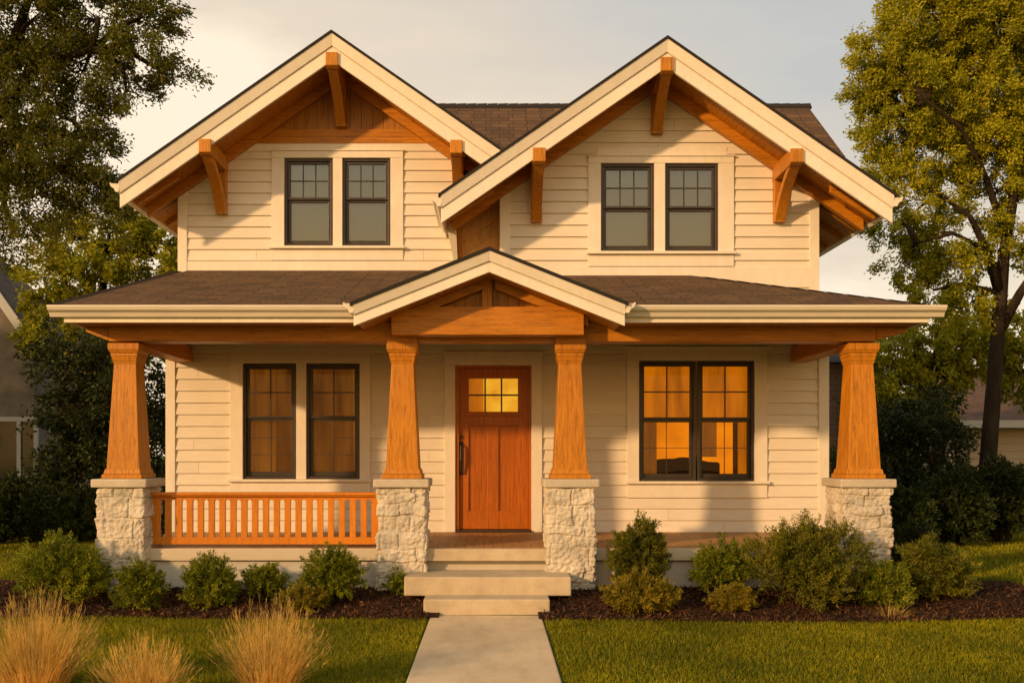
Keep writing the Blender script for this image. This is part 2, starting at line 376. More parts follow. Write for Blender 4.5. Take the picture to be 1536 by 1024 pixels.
VB = np.concatenate([blades((-5.0, 5.0), (5.4, 9.4), 190000, 0.042, 0.0026), blades((-9.5, -3.6), (8.4, 17), 60000, 0.05, 0.005),
                     blades((3.6, 9.5), (8.2, 17), 60000, 0.05, 0.005)])
tag(np_mesh('lawn_grass', VB, 5, L_grass), 'short green mown grass of the front lawn', 'grass', kind='stuff')

# ------------------------------------------------------------------ the house
YG, YL, YR = 11.62, 12.10, 11.60                     # ground wall, left and right gable walls
house = thing('craftsman_house', (0, 11.6, 0), 'two-storey cream clapboard house with twin gables and an orange timber porch', 'house')
def front(Y): return lambda u, d, z: (u, Y - d, z)
def siding(mb, mapf, xl, xr, z0, z1, holes=(), exp=0.147, lap=0.022, breaks=()):
    zc = z0; rj = random.Random(int(z0 * 977 + z1 * 131)); jn = 0
    while zc < z1 - 1e-4:
        jn += 1; joints = [xx + rj.uniform(-0.7, 0.7) for xx in (-9.3, -6.2, -3.1, -0.2, 2.6, 5.8, 9.0, 12.1, 15.2, 18.3, 21.4)]
        ze = min(zc + exp, z1); cuts = sorted({zc, ze} | {h for H in holes for h in H[2:] if zc < h < ze} | {b for b in breaks if zc < b < ze})
        for a, b in zip(cuts, cuts[1:]):
            m = (a + b) / 2; L, Rr = xl(m), xr(m)
            if Rr - L < 0.01: continue
            segs = [(L, Rr)]
            for h in holes:
                if h[2] < m < h[3]:
                    ns = []
                    for s0, s1 in segs:
                        if h[1] <= s0 or h[0] >= s1: ns.append((s0, s1)); continue
                        if h[0] > s0: ns.append((s0, h[0]))
                        if h[1] < s1: ns.append((h[1], s1))
                    segs = ns
            ns = []
            for s0, s1 in segs:
                c_ = s0
                for jx in joints:
                    if c_ + 0.3 < jx < s1 - 0.3: ns.append((c_, jx - 0.0012)); c_ = jx + 0.0012
                ns.append((c_, s1))
            segs = ns
            pa = lap * (1 - (a - zc) / exp) ; pb = lap * (1 - (b - zc) / exp)
            for s0, s1 in segs:
                l0, l1 = (xl(a), xl(b)) if s0 == L else (s0, s0)
                r0, r1 = (xr(a), xr(b)) if s1 == Rr else (s1, s1)
                mb.quad(mapf(l0, pa, a), mapf(r0, pa, a), mapf(r1, pb, b), mapf(l1, pb, b))
                if a == zc: mb.quad(mapf(l0, -0.002, a), mapf(r0, -0.002, a), mapf(r0, pa, a), mapf(l0, pa, a))
        zc = ze
k = lambda v: (lambda z: v)

GX0, GX1 = -4.05, 4.20
# window layouts in photo pixels: casing (x0,x1,y0,y1), openings, meeting rail y, upper grid, lower grid, sill bottom, apron bottom
WIN = {
 'gl': dict(Y=YG, cas=(346, 556, 516, 719), ops=[(365, 445), (460, 540)], oy=(545, 718), mr=627, up=(2, 2), lo=(2, 3), apr=739),
 'gr': dict(Y=YG, cas=(940, 1150, 522, 722), ops=[(958, 1044), (1046, 1131)], oy=(541, 721), mr=629, up=(2, 2), lo=(2, 2), apr=746),
 'ul': dict(Y=YL, cas=(408, 605, 228, 371), ops=[(427, 500), (514, 586)], oy=(238, 370), mr=299, up=(3, 2), lo=(1, 1), apr=391),
 'ur': dict(Y=YR, cas=(882, 1100, 236, 379), ops=[(901, 981), (997, 1077)], oy=(246, 378), mr=312, up=(3, 2), lo=(1, 1), apr=400),
}
def hole(W): Y = W['Y']; return (fx(W['ops'][0][0], Y) - 0.01, fx(W['ops'][-1][1], Y) + 0.01, fz(W['oy'][1], Y) - 0.01, fz(W['oy'][0], Y) + 0.01)
DOOR = (fx(683, YG), fx(797, YG), 0.55, fz(548, YG))
FLOOR = 0.55
wall = MB()
siding(wall, front(YG), k(GX0), k(GX1), FLOOR, 3.02, [hole(WIN['gl']), hole(WIN['gr']), DOOR])
for X_, s in ((GX0, 1), (GX1, -1)):                  # side walls of the ground floor
    siding(wall, (lambda u, d, z, X_=X_, s=s: (X_ - s * d, u, z)), k(YG), k(17.2), -0.1, 3.1)
wall.box(GX0, GX1, 17.2, 17.3, -0.1, 4.7); wall.box(GX0 + 0.02, GX1 - 0.02, YG + 0.02, 17.2, -0.1, 0.5)
wall.build('wall', P_side, house)
# gable roofs: apex x, apex z, half span, slope, rake y, back y
GL = dict(ax=-1.95, az=6.69, half=2.60, halfr=2.06, sl=0.695, y0=11.35, y1=15.2)
GR = dict(ax=2.06, az=6.41, half=2.65, sl=0.69, y0=10.88, y1=15.2)
def uroof(Gd, off): return (lambda x: Gd['az'] - off - Gd['sl'] * abs(x - Gd['ax']))
def upper(Gd, Y, xl, xr, z0, holes, ztop=None, name='gable_wall'):
    zt = lambda z: (Gd['az'] - 0.21 - z) / Gd['sl']  # half width of the wall under the soffit
    z1 = min(Gd['az'] - 0.21, ztop or 99)
    m = MB()
    siding(m, front(Y), lambda z: max(xl, Gd['ax'] - zt(z)), lambda z: min(xr, Gd['ax'] + zt(z)), z0, z1, holes,
           breaks=(Gd['az'] - 0.21 - Gd['sl'] * (Gd['ax'] - xl), Gd['az'] - 0.21 - Gd['sl'] * (xr - Gd['ax'])))
    return m
ULX0, ULX1, URX0, URX1 = -4.06, -0.47, 0.125, 4.07
ZB = fz(216, YL)                                     # top of the siding under the wood gable panel
m = upper(GL, YL, ULX0, ULX1, 3.60, [hole(WIN['ul'])], ZB)
siding(m, lambda u, d, z: (ULX0 - d, u, z), k(YL), k(17.2), 3.0, 4.95)
m.build('gable_wall', P_side, house)
m = upper(GR, YR, URX0, URX1, 3.06, [hole(WIN['ur'])])
siding(m, lambda u, d, z: (URX1 + d, u, z), k(YR), k(17.2), 3.1, 4.85)
m.quad((URX0, YR, 3.0), (URX0, YL + 0.3, 3.0), (URX0, YL + 0.3, 5.1), (URX0, YR, 5.1))
m.quad((URX1, 11.9, 4.85), (URX1, 17.1, 4.85), (URX1, 14.5, 6.75))
m.build('gable_wall', P_side, house)
# corner boards and water tables
def trim(x0, x1, y0, y1, z0, z1, name='corner_board', mat=None): return MB().box(x0, x1, y0, y1, z0, z1).build(name, mat or P_trim, house, bevel=0.004)
trim(GX0 - 0.02, GX0 + 0.10, YG - 0.03, YG + 0.10, FLOOR, 2.95); trim(GX1 - 0.11, GX1 + 0.02, YG - 0.03, YG + 0.10, FLOOR, 2.95)
trim(ULX0 - 0.02, ULX0 + 0.10, YL - 0.03, YL + 0.10, 3.6, 5.0); trim(URX0 - 0.02, URX0 + 0.11, YR - 0.03, YR + 0.10, 3.4, 4.86)
trim(URX1 - 0.10, URX1 + 0.02, YR - 0.03, YR + 0.10, 3.0, 4.80)
trim(ULX0 + 0.10, ULX1, YL - 0.024, YL, 3.80, fz(392, YL), 'trim_board'); trim(URX0 + 0.11, URX1 - 0.10, YR - 0.024, YR, 3.60, fz(401, YR), 'trim_board')
trim(fx(372, YL), fx(665, YL), YL - 0.026, YL, fz(228, YL) + 0.004, ZB - 0.003, 'frieze_board')
trim(fx(895, YR), fx(1090, YR), YR - 0.022, YR, fz(236, YR) + 0.004, fz(222, YR), 'frieze_board')
trim(GX0 + 0.10, GX1 - 0.11, YG - 0.028, YG, 2.80, 2.95, 'frieze_board')
# wood panel in the left gable: two level bands and upright boards
zt = GL['az'] - 0.21; hw = lambda z: (zt - z) / GL['sl']
bnd = MB()
for a, b, d in ((ZB, ZB + 0.085, 0.030), (ZB + 0.092, ZB + 0.185, 0.022)):
    bnd.prism([(GL['ax'] - hw(a), a), (GL['ax'] + hw(a), a), (GL['ax'] + hw(b), b), (GL['ax'] - hw(b), b)], lambda u, z, d_: (u, d_, z), YL - d, YL)
bnd.build('gable_band', W_h, house)
pnl = MB(); zb = ZB + 0.188; x = GL['ax'] - hw(zb)
while x < GL['ax'] + hw(zb) - 0.01:
    x1 = min(x + 0.145, GL['ax'] + hw(zb)); poly = [(x + 0.002, zb), (x1 - 0.002, zb)]
    zr = lambda q: max(zb + 0.001, zt - GL['sl'] * abs(q - GL['ax']))
    poly += [(x1 - 0.002, zr(x1))] + ([(GL['ax'], zt)] if x < GL['ax'] < x1 else []) + [(x + 0.002, zr(x))]
    pnl.prism(poly, lambda u, z, d_: (u, d_, z), YL - 0.012 - random.uniform(0, 0.003), YL + 0.01); x = x1
pnl.build('gable_panel', W_panel, house)
# tan boarded return between the two gables, and its tapered eave return
rt = MB()
for i in range(-2, 9):                               # boards laid on the slant
    z_ = 3.5 + i * 0.17
    rt.hexa([(ULX1 - 0.02, YL - 0.015, z_ - 0.15), (URX0 + 0.02, YL - 0.015, z_ + 0.27), (URX0 + 0.02, YL + 0.02, z_ + 0.27), (ULX1 - 0.02, YL + 0.02, z_ - 0.15),
             (ULX1 - 0.02, YL - 0.012, z_ + 0.017), (URX0 + 0.02, YL - 0.012, z_ + 0.437), (URX0 + 0.02, YL + 0.02, z_ + 0.437), (ULX1 - 0.02, YL + 0.02, z_ + 0.017)])
rt.build('return_panel', W_tan, house)
MB().hexa([(fx(681, 11.95), 11.93, 3.98), (fx(687, 11.95), 11.93, 3.98), (fx(687, 11.95), 12.08, 3.98), (fx(681, 11.95), 12.08, 3.98),
           (fx(664, 11.95), 11.50, 4.72), (fx(684, 11.95), 11.50, 4.72), (fx(684, 11.95), 12.08, 4.72), (fx(664, 11.95), 12.08, 4.72)]).build('eave_return', P_trim, house, bevel=0.004)
MB().hexa([(fx(687.5, 11.95), 11.95, 4.05), (fx(692, 11.95), 11.95, 4.05), (fx(692, 11.95), 12.08, 4.05), (fx(687.5, 11.95), 12.08, 4.05),
           (fx(684.5, 11.95), 11.70, 4.72), (fx(692, 11.95), 11.70, 4.72), (fx(692, 11.95), 12.08, 4.72), (fx(684.5, 11.95), 12.08, 4.72)]).build('bracket', W_v, house, bevel=0.004)

def gutter(parent, p0, p1, outv, name='gutter', size=0.10):
    """K-profile gutter from p0 to p1 at the eave edge, outv = horizontal direction away from the house"""
    o = Vector(outv); p0, p1 = Vector(p0), Vector(p1); t = (p1 - p0)
    prof = [(0, 0), (0, -size), (0.35 * size, -size), (0.55 * size, -0.62 * size), (0.86 * size, -0.42 * size), (size, -0.12 * size), (size, 0.02 * size), (0.86 * size, 0.02 * size), (0.86 * size, -0.08 * size), (0.1 * size, -0.08 * size), (0.1 * size, 0)]
    m = MB(); pts = lambda b: [tuple(b + o * a + Vector((0, 0, c))) for a, c in prof]; i = 0
    m.v = pts(p0) + pts(p1); n = len(prof)
    m.f.append(tuple(range(n))); m.f.append(tuple(reversed(range(n, 2 * n))))
    for q in range(n):
        r = (q + 1) % n; m.f.append((q, r, n + r, n + q))
    return m.build(name, P_gut, parent)
def gable_roof(Gd, wallY, fas=0.35, tails=True, rafter=True, xhi=None, xlo=None, gut=True):
    ax, az, sl, y0, y1 = Gd['ax'], Gd['az'], Gd['sl'], Gd['y0'], Gd['y1']; half = Gd['half']; H0 = half
    rf = MB(); ed = MB(); fa = MB(); so = MB(); tl_ = []; rr = MB()
    lsl = math.sqrt(1 + sl * sl)
    for s in (-1, 1):
        P = lambda d, off, y, s=s: (ax + s * d, y, az - sl * d - off)
        half = Gd.get('halfr', Gd['half']) if s > 0 else Gd['half']; cut = s > 0 and 'halfr' in Gd
        h = half + (0 if cut else 0.03); yf = y0 - 0.050; ye_ = Gd.get('yeave', y1)
        t = [P(0, 0, yf), P(h, 0, yf), P(h, 0, y1), P(0, 0, y1)]
        rf.quad(*(t if s > 0 else t[::-1]), uv=([(yf, 0), (yf, -h * lsl), (y1, -h * lsl), (y1, 0)] if s > 0 else [(y1, 0), (y1, -h * lsl), (yf, -h * lsl), (yf, 0)]))
        e = 0.034                                    # shingle edge: front and eave
        ed.quad(P(0, 0, yf), P(h, 0, yf), P(h, e, yf), P(0, e, yf)); ed.quad(P(h, 0, yf), P(h, 0, y1), P(h, e, y1), P(h, e, yf))
        ed.quad(P(0, e, yf), P(h, e, yf), P(h, e, y0 + 0.04), P(0, e, y0 + 0.04))
        # leaning crown board and lower rake board
        c0, c1, c2 = 0.036, 0.036 + fas * 0.40, fas
        A = [P(0, c1, y0 - 0.006), P(half, c1, y0 - 0.006), P(half, c1, y0 + 0.05), P(0, c1, y0 + 0.05), P(0, c0, y0 - 0.040), P(half, c0, y0 - 0.040), P(half, c0, y0 + 0.05), P(0, c0, y0 + 0.05)]
        B = [P(0, c2, y0 + 0.012), P(half, c2, y0 + 0.012), P(half, c2, y0 + 0.05), P(0, c2, y0 + 0.05), P(0, c1 + 0.001, y0 + 0.012), P(half, c1 + 0.001, y0 + 0.012), P(half, c1 + 0.001, y0 + 0.05), P(0, c1 + 0.001, y0 + 0.05)]
        for q in (A, B): fa.hexa(q if s > 0 else [q[1], q[0], q[3], q[2], q[5], q[4], q[7], q[6]])
        # eave board along the side
        ed_ = Gd.get('edrop', 0.24)
        q = [P(half, ed_, y0 + 0.052), P(half - 0.03, ed_ - 0.02, y0 + 0.052), P(half - 0.03, ed_ - 0.02, ye_), P(half, ed_, ye_),
             P(half, 0.036, y0 + 0.052), P(half - 0.03, 0.036 - 0.02, y0 + 0.052), P(half - 0.03, 0.036 - 0.02, ye_), P(half, 0.036, ye_)]
        if not cut: fa.hexa([q[1], q[0], q[3], q[2], q[5], q[4], q[7], q[6]] if s > 0 else q)
        # soffit boards: strips running from ridge to eave, side by side in depth
        y = y0 + 0.052
        while y < y1 - 0.01:
            ye = min(y + 0.12, y1); o = 0.20 + random.uniform(0, 0.003)
            q = [P(0, o + 0.02, y), P(half - 0.032, o + 0.02, y), P(half - 0.032, o + 0.02, ye - 0.004), P(0, o + 0.02, ye - 0.004), P(0, o, y), P(half - 0.032, o, y), P(half - 0.032, o, ye - 0.004), P(0, o, ye - 0.004)]
            so.hexa(q if s > 0 else [q[1], q[0], q[3], q[2], q[5], q[4], q[7], q[6]]); y = ye
        if rafter:                                   # wall rafter along the slope
            yw = wallY - 0.02
            q = [P(0, 0.36, yw - 0.09), P(half - 0.1, 0.36, yw - 0.09), P(half - 0.1, 0.36, yw), P(0, 0.36, yw), P(0, 0.222, yw - 0.09), P(half - 0.1, 0.222, yw - 0.09), P(half - 0.1, 0.222, yw), P(0, 0.222, yw)]
            rr.hexa(q if s > 0 else [q[1], q[0], q[3], q[2], q[5], q[4], q[7], q[6]])
        if tails and not cut:
            y = y0 + 0.30
            while y < y1 - 0.2:
                q = [P(half - 0.62, 0.33, y), P(half - 0.10, 0.30, y), P(half - 0.10, 0.30, y + 0.06), P(half - 0.62, 0.33, y + 0.06), P(half - 0.62, 0.222, y), P(half - 0.06, 0.222, y), P(half - 0.06, 0.222, y + 0.06), P(half - 0.62, 0.222, y + 0.06)]
                tl_.append(q if s > 0 else [q[1], q[0], q[3], q[2], q[5], q[4], q[7], q[6]]); y += 0.55
    ro = rf.build('gable_roof', SHINGLE, house)
    ed.build('shingle_edge', SH_EDGE, ro); fa.build('fascia', P_trim, ro, bevel=0.004); so.build('soffit', W_d, ro)
    if rafter: rr.build('rake_rafter', W_h, ro, bevel=0.004)
    for q in tl_: MB().hexa(q).build('rafter_tail', W_h, ro, bevel=0.004)
    if gut:
        for s in ((-1,) if 'halfr' in Gd else (-1, 1)): gutter(ro, (ax + s * H0, y0 - 0.02, az - sl * H0 - 0.05), (ax + s * H0, y1, az - sl * H0 - 0.05), (s, 0, 0), size=0.11)
    return ro
gable_roof(GL, YL); gable_roof(GR, YR)
# main roof behind the gables
RZ, RY, XE = 6.97, 14.5, 4.93
mr = MB(); s_ = 0.83; ze = RZ - s_ * 1.6; yf, yb = RY - 1.6, RY + 2.9; zb_ = RZ - s_ * 2.9
ls = math.sqrt(1 + s_ * s_)
mr.quad((-3.9, yf, ze), (XE, yf, ze), (XE, RY, RZ), (-2.5, RY, RZ), uv=[(-3.9, -1.6 * ls), (XE, -1.6 * ls), (XE, 0), (-2.5, 0)])
mr.quad((XE, yb, zb_), (-4.5, yb, zb_), (-2.5, RY, RZ), (XE, RY, RZ), uv=[(XE, -2.9 * ls), (-4.5, -2.9 * ls), (-2.5, 0), (XE, 0)])
mr.quad((-4.5, yb, zb_), (-3.9, yf, ze), (-2.5, RY, RZ), uv=[(yb, -3), (yf, -3), (RY, 0)])
mro = mr.build('main_roof', SHINGLE, house)
cp = MB()
for i in range(46):
    x0 = -2.5 + i * 0.1626
    cp.hexa([(x0, RY - 0.11, RZ - 0.085), (x0 + 0.158, RY - 0.11, RZ - 0.085), (x0 + 0.158, RY + 0.11, RZ - 0.085), (x0, RY + 0.11, RZ - 0.085), (x0, RY - 0.03, RZ + 0.012), (x0 + 0.158, RY - 0.03, RZ + 0.018), (x0 + 0.158, RY + 0.03, RZ + 0.018), (x0, RY + 0.03, RZ + 0.012)])
cp.build('ridge_cap', SH_EDGE, mro)
u = MB(); u.quad((XE, yf, ze - 0.2), (4.05, yf, ze - 0.2), (4.05, RY, RZ - 0.2), (XE, RY, RZ - 0.2)); u.quad((XE, RY, RZ - 0.2), (4.05, RY, RZ - 0.2), (4.05, yb, zb_ - 0.2), (XE, yb, zb_ - 0.2))
u.build('soffit', W_d, mro)
f_ = MB(); f_.hexa([(XE - 0.03, yf, ze - 0.26), (XE - 0.004, yf, ze - 0.26), (XE - 0.004, RY, RZ - 0.26), (XE - 0.03, RY, RZ - 0.26), (XE - 0.03, yf, ze - 0.01), (XE - 0.004, yf, ze - 0.01), (XE - 0.004, RY, RZ - 0.01), (XE - 0.03, RY, RZ - 0.01)])
f_.hexa([(XE - 0.03, RY, RZ - 0.26), (XE - 0.004, RY, RZ - 0.26), (XE - 0.004, yb, zb_ - 0.26), (XE - 0.03, yb, zb_ - 0.26), (XE - 0.03, RY, RZ - 0.01), (XE - 0.004, RY, RZ - 0.01), (XE - 0.004, yb, zb_ - 0.01), (XE - 0.03, yb, zb_ - 0.01)])
f_.build('fascia', P_trim, mro)
# brackets
def bracket(x, wallY, y0, zt_, zb_, wd=0.075):
    m = MB(); f = lambda a, b, d: (d, a, b)           # (y, z, x)
    x0, x1 = x - wd, x + wd; H = zt_ - zb_
    m.box(x0 + 0.006, x1 - 0.006, wallY - 0.10, wallY - 0.016, zb_, zt_ - 0.17)                       # wall post
    m.prism([(y0 - 0.02, zt_), (y0 - 0.02, zt_ - 0.16), (y0 + 0.03, zt_ - 0.185), (wallY - 0.016, zt_ - 0.185), (wallY - 0.016, zt_)], f, x0, x1)   # arm
    yo, yi = y0 + 0.05, wallY - 0.102
    zo, zi = zt_ - 0.187, zb_ + 0.02
    outer, inner = [], []
    for i in range(9):                               # bowed brace
        t = i / 8; y = yo + (yi - yo) * t; z = zo + (zi - zo) * t; bow = 0.07 * math.sin(math.pi * t)
        outer.append((y + bow * 0.9, z + bow * 0.25 + 0.0)); inner.append((min(y + bow * 0.6 + 0.15 * (1 - t * 0.4), yi + 0.001), z + bow * 0.3 + 0.05 * t))
    m.prism(outer + inner[::-1], f, x0 + 0.012, x1 - 0.012)
    return m.build('bracket', W_v, house, bevel=0.006)
for x, a, b in ((GL['ax'], 6.43, 5.76), (GL['ax'] - 1.55, 5.37, 4.63), (GL['ax'] + 1.52, 5.36, 4.66)): bracket(x, YL, GL['y0'], a, b)
for x, a, b in ((GR['ax'], 6.17, 5.50), (GR['ax'] - 1.50, 5.11, 4.40), (GR['ax'] + 1.52, 5.10, 4.40)): bracket(x, YR, GR['y0'], a, b)

# ---- porch roof
EY, EZ, PS = 9.2, 2.99, 0.32                         # eave line and pitch
PX0, PX1 = -4.34, 4.45
pz = lambda y: EZ + PS * (y - EY)
pr = MB(); yt = 12.2
hipL = lambda y: PX0 + (y - EY) * 0.135; hipR = lambda y: PX1 - (y - EY) * 0.825
lp = math.sqrt(1 + PS * PS)
GA, GB, GY = -1.33, 1.29, 9.58
T = lambda x, y: (x, y, pz(y)); U = lambda x, y: (x, (y - EY) * lp)
for pts in ([(PX0, EY), (GA, EY), (GA, GY), (hipL(GY), GY)], [(GB, EY), (PX1, EY), (hipR(GY), GY), (GB, GY)], [(hipL(GY), GY), (GA, GY), (GB, GY), (hipR(GY), GY), (hipR(yt), yt), (hipL(yt), yt)]):
    pr.quad(*[T(*p) for p in pts], uv=[U(*p) for p in pts])
pr.quad((PX1, EY, EZ), (PX1, yt + 0.1, EZ), (hipR(yt), yt, pz(yt)), uv=[(0, 0), (3, 0), (3, 2.6)])
pr.quad((PX0, yt, EZ), (PX0, EY, EZ), (hipL(yt), yt, pz(yt)), uv=[(0, 0), (3, 0), (0, 1)])
pro = pr.build('porch_roof', SHINGLE, house)
for (fh, s) in ((hipL, -1), (hipR, 1)):              # hip cap shingles
    hp = MB()
    for i in range(16):
        ya, yb_ = EY + 0.04 + i * 0.18, EY + 0.04 + i * 0.18 + 0.172
        if s < 0 and ya > 11.9: continue
        if s > 0 and ya > 11.3: continue
        a = Vector((fh(ya), ya, pz(ya) + 0.006)); b = Vector((fh(yb_), yb_, pz(yb_) + 0.010)); sd = Vector((0.07, 0.03, 0.0))
        hp.quad(a - sd, a + sd - Vector((0, 0, 0.02)), b + sd - Vector((0, 0, 0.02)), b - sd)
    hp.build('hip_cap', SHINGLE, pro)
for a, b in ((PX0 - 0.01, GA), (GB, PX1 + 0.01)):
    MB().box(a, b, EY - 0.014, EY + 0.003, EZ - 0.022, EZ + 0.003).build('shingle_edge', SH_EDGE, pro)
for q in ((PX0 + 0.10, -1.28, EY + 0.004, EY + 0.03), (1.24, PX1 - 0.10, EY + 0.004, EY + 0.03), (PX1 - 0.125, PX1 - 0.10, EY + 0.032, 12.3), (PX0 + 0.10, PX0 + 0.125, EY + 0.032, 12.2)):
    MB().box(*q, 2.828, EZ - 0.03).build('fascia', P_trim, pro, bevel=0.004)
for a, b in ((PX0 - 0.02, -1.30), (1.30, PX1 + 0.02)): gutter(pro, (a, EY, EZ - 0.006), (b, EY, EZ - 0.006), (0, -1, 0), size=0.105)
gutter(pro, (PX1 - 0.10, EY + 0.002, EZ - 0.006), (PX1 - 0.10, 12.3, EZ - 0.006), (1, 0, 0), size=0.105); gutter(pro, (PX0 + 0.10, EY + 0.002, EZ - 0.006), (PX0 + 0.10, 12.2, EZ - 0.006), (-1, 0, 0), size=0.105)
ce = MB(); y = EY + 0.034
while y < 12.2:                                      # porch ceiling boards
    zz = 2.90 if y > 9.62 else 2.84
    x1_ = PX1 - 0.128; ye = min(y + 0.14, 12.25)
    if y < YG - 0.15 or True:
        if y < 9.60: ce.box(PX0 + 0.127, GA + 0.02, y, ye - 0.004, zz, zz + 0.02); ce.box(GB - 0.02, x1_, y, ye - 0.004, zz, zz + 0.02)
        elif y < YG - 0.16: ce.box(PX0 + 0.127, x1_, y, ye - 0.004, zz, zz + 0.02)
        else:
            ce.box(PX0 + 0.127, GX0 - 0.02, y, ye - 0.004, zz, zz + 0.02); ce.box(GX1 + 0.025, x1_, y, ye - 0.004, zz, zz + 0.02)
    y += 0.14
ce.build('porch_ceiling', W_h, house)
# beams
bmw = MB().box(-3.96, 3.98, 9.60, 9.84, 2.69, 2.885); bmw.build('porch_beam', W_h, house, bevel=0.006)
for xa in (-3.95, 3.74): MB().box(xa, xa + 0.22, 9.845, YG - 0.02, 2.67, 2.86).build('porch_side_beam', W_d, house, bevel=0.006)
# little raking timbers under the corner eaves
for s, xo in ((-1, PX0 + 0.14), (1, PX1 - 0.14)):
    xi = -3.97 if s < 0 else 3.99
    for yy in (9.62, 10.3, 11.0):
        q = [(xi, yy, 2.70), (xo, yy, 2.79), (xo, yy + 0.09, 2.79), (xi, yy + 0.09, 2.70), (xi, yy, 2.838), (xo, yy, 2.838), (xo, yy + 0.09, 2.838), (xi, yy + 0.09, 2.838)]
        MB().hexa(q if s > 0 else [q[1], q[0], q[3], q[2], q[5], q[4], q[7], q[6]]).build('outrigger', W_h, house, bevel=0.004)
# porch gable
GP = dict(ax=-0.02, az=3.53, half=1.32, sl=0.397, y0=9.02, y1=11.0, edrop=0.13, yeave=9.25)
pg = gable_roof(GP, 9.5, fas=0.235, tails=False, rafter=False, gut=False)
for s in (-1, 1): gutter(pg, (GP['ax'] + s * 1.32, 9.0, GP['az'] - 0.397 * 1.32 - 0.012), (GP['ax'] + s * 1.32, EY + 0.2, GP['az'] - 0.397 * 1.32 - 0.012), (s, 0, 0), size=0.10)
HX0, HX1, HY = fx(587, 9.36), fx(876, 9.36), 9.36
HZ0, HZ1 = fz(502, HY), fz(464, HY)
MB().box(HX0, HX1, HY, 9.58, HZ0, HZ1).build('porch_header', W_h, house, bevel=0.006)
MB().box(HX0 - 0.03, HX1 + 0.03, HY + 0.02, 9.56, HZ1 + 0.002, HZ1 + 0.03).build('header_cap', W_h, house)
tp = MB(); zt = GP['az'] - 0.22; x = HX0 - 0.25
while x < HX1 + 0.25:
    x1 = x + 0.11; zr = lambda q: zt - GP['sl'] * abs(q - GP['ax'])
    zl, zr_ = max(HZ1 + 0.03, zr(x)), max(HZ1 + 0.03, zr(x1))
    if zl > HZ1 + 0.031 or zr_ > HZ1 + 0.031:
        poly = [(x + 0.002, HZ1 + 0.03), (x1 - 0.002, HZ1 + 0.03), (x1 - 0.002, zr_ + 0.001)] + ([(GP['ax'], zt)] if x < GP['ax'] < x1 else []) + [(x + 0.002, zl + 0.001)]
        tp.prism(poly, lambda u, z, d: (u, d, z), 9.50 - random.uniform(0, 0.003), 9.53)
    x = x1
tp.build('porch_gable_panel', W_panel, house)
MB().box(fx(723, 9.42), fx(738, 9.42), 9.42, 9.495, HZ1 + 0.031, zt + 0.0).build('king_post', W_v, house, bevel=0.004)
rf_ = MB()
for s in (-1, 1):
    P = lambda d, off, y, s=s: (GP['ax'] + s * d, y, GP['az'] - GP['sl'] * d - off)
    q = [P(0.06, 0.31, 9.40), P(1.0, 0.31, 9.40), P(1.0, 0.31, 9.498), P(0.06, 0.31, 9.498), P(0.06, 0.223, 9.40), P(1.0, 0.223, 9.40), P(1.0, 0.223, 9.498), P(0.06, 0.223, 9.498)]
    rf_.hexa(q if s > 0 else [q[1], q[0], q[3], q[2], q[5], q[4], q[7], q[6]])
rf_.build('gable_truss', W_h, house, bevel=0.004)

# ---- porch floor, steps
fl = MB(); x = -3.98
while x < 4.03:
    x1 = min(x + 0.10, 4.03); fl.box(x, x1 - 0.003, 9.66, YG - 0.001, FLOOR - 0.03, FLOOR - random.uniform(0, 0.0015)); x = x1
fl.build('porch_floor', W_floor, house)
rm = MB(); rm.box(-3.98, 4.03, 9.60, 9.658, FLOOR - 0.125, FLOOR - 0.002); rm.box(-3.98, -3.93, 9.66, YG - 0.03, FLOOR - 0.125, FLOOR - 0.032); rm.box(3.98, 4.03, 9.66, YG - 0.03, FLOOR - 0.125, FLOOR - 0.032)
rm.build('porch_rim', RIM, house, bevel=0.006)
MB().box(-3.95, 4.0, 9.645, 9.70, -0.1, FLOOR - 0.14).build('porch_skirt', SKIRT, house)
S2X0, S2X1 = fx(606, 9.07), fx(857, 9.07); S1X0, S1X1 = fx(635, 8.80), fx(825, 8.80)
MB().box(S1X0, S1X1, 8.80, 9.20, -0.1, 0.15).build('step', CONC_S, house, bevel=0.014)
MB().box(S2X0, S2X1, 9.07, 9.64, 0.149 - 0.01, 0.325).build('step', CONC_S, house, bevel=0.014)
MB().box(S2X0 + 0.25, S2X1 - 0.25, 9.40, 9.643, 0.0, 0.30).build('step_base', CONC_S, house)
MB().box(-0.68, 0.58, 9.53, 9.599, 0.425, FLOOR + 0.001).build('porch_nosing', CONC_S, house, bevel=0.010)
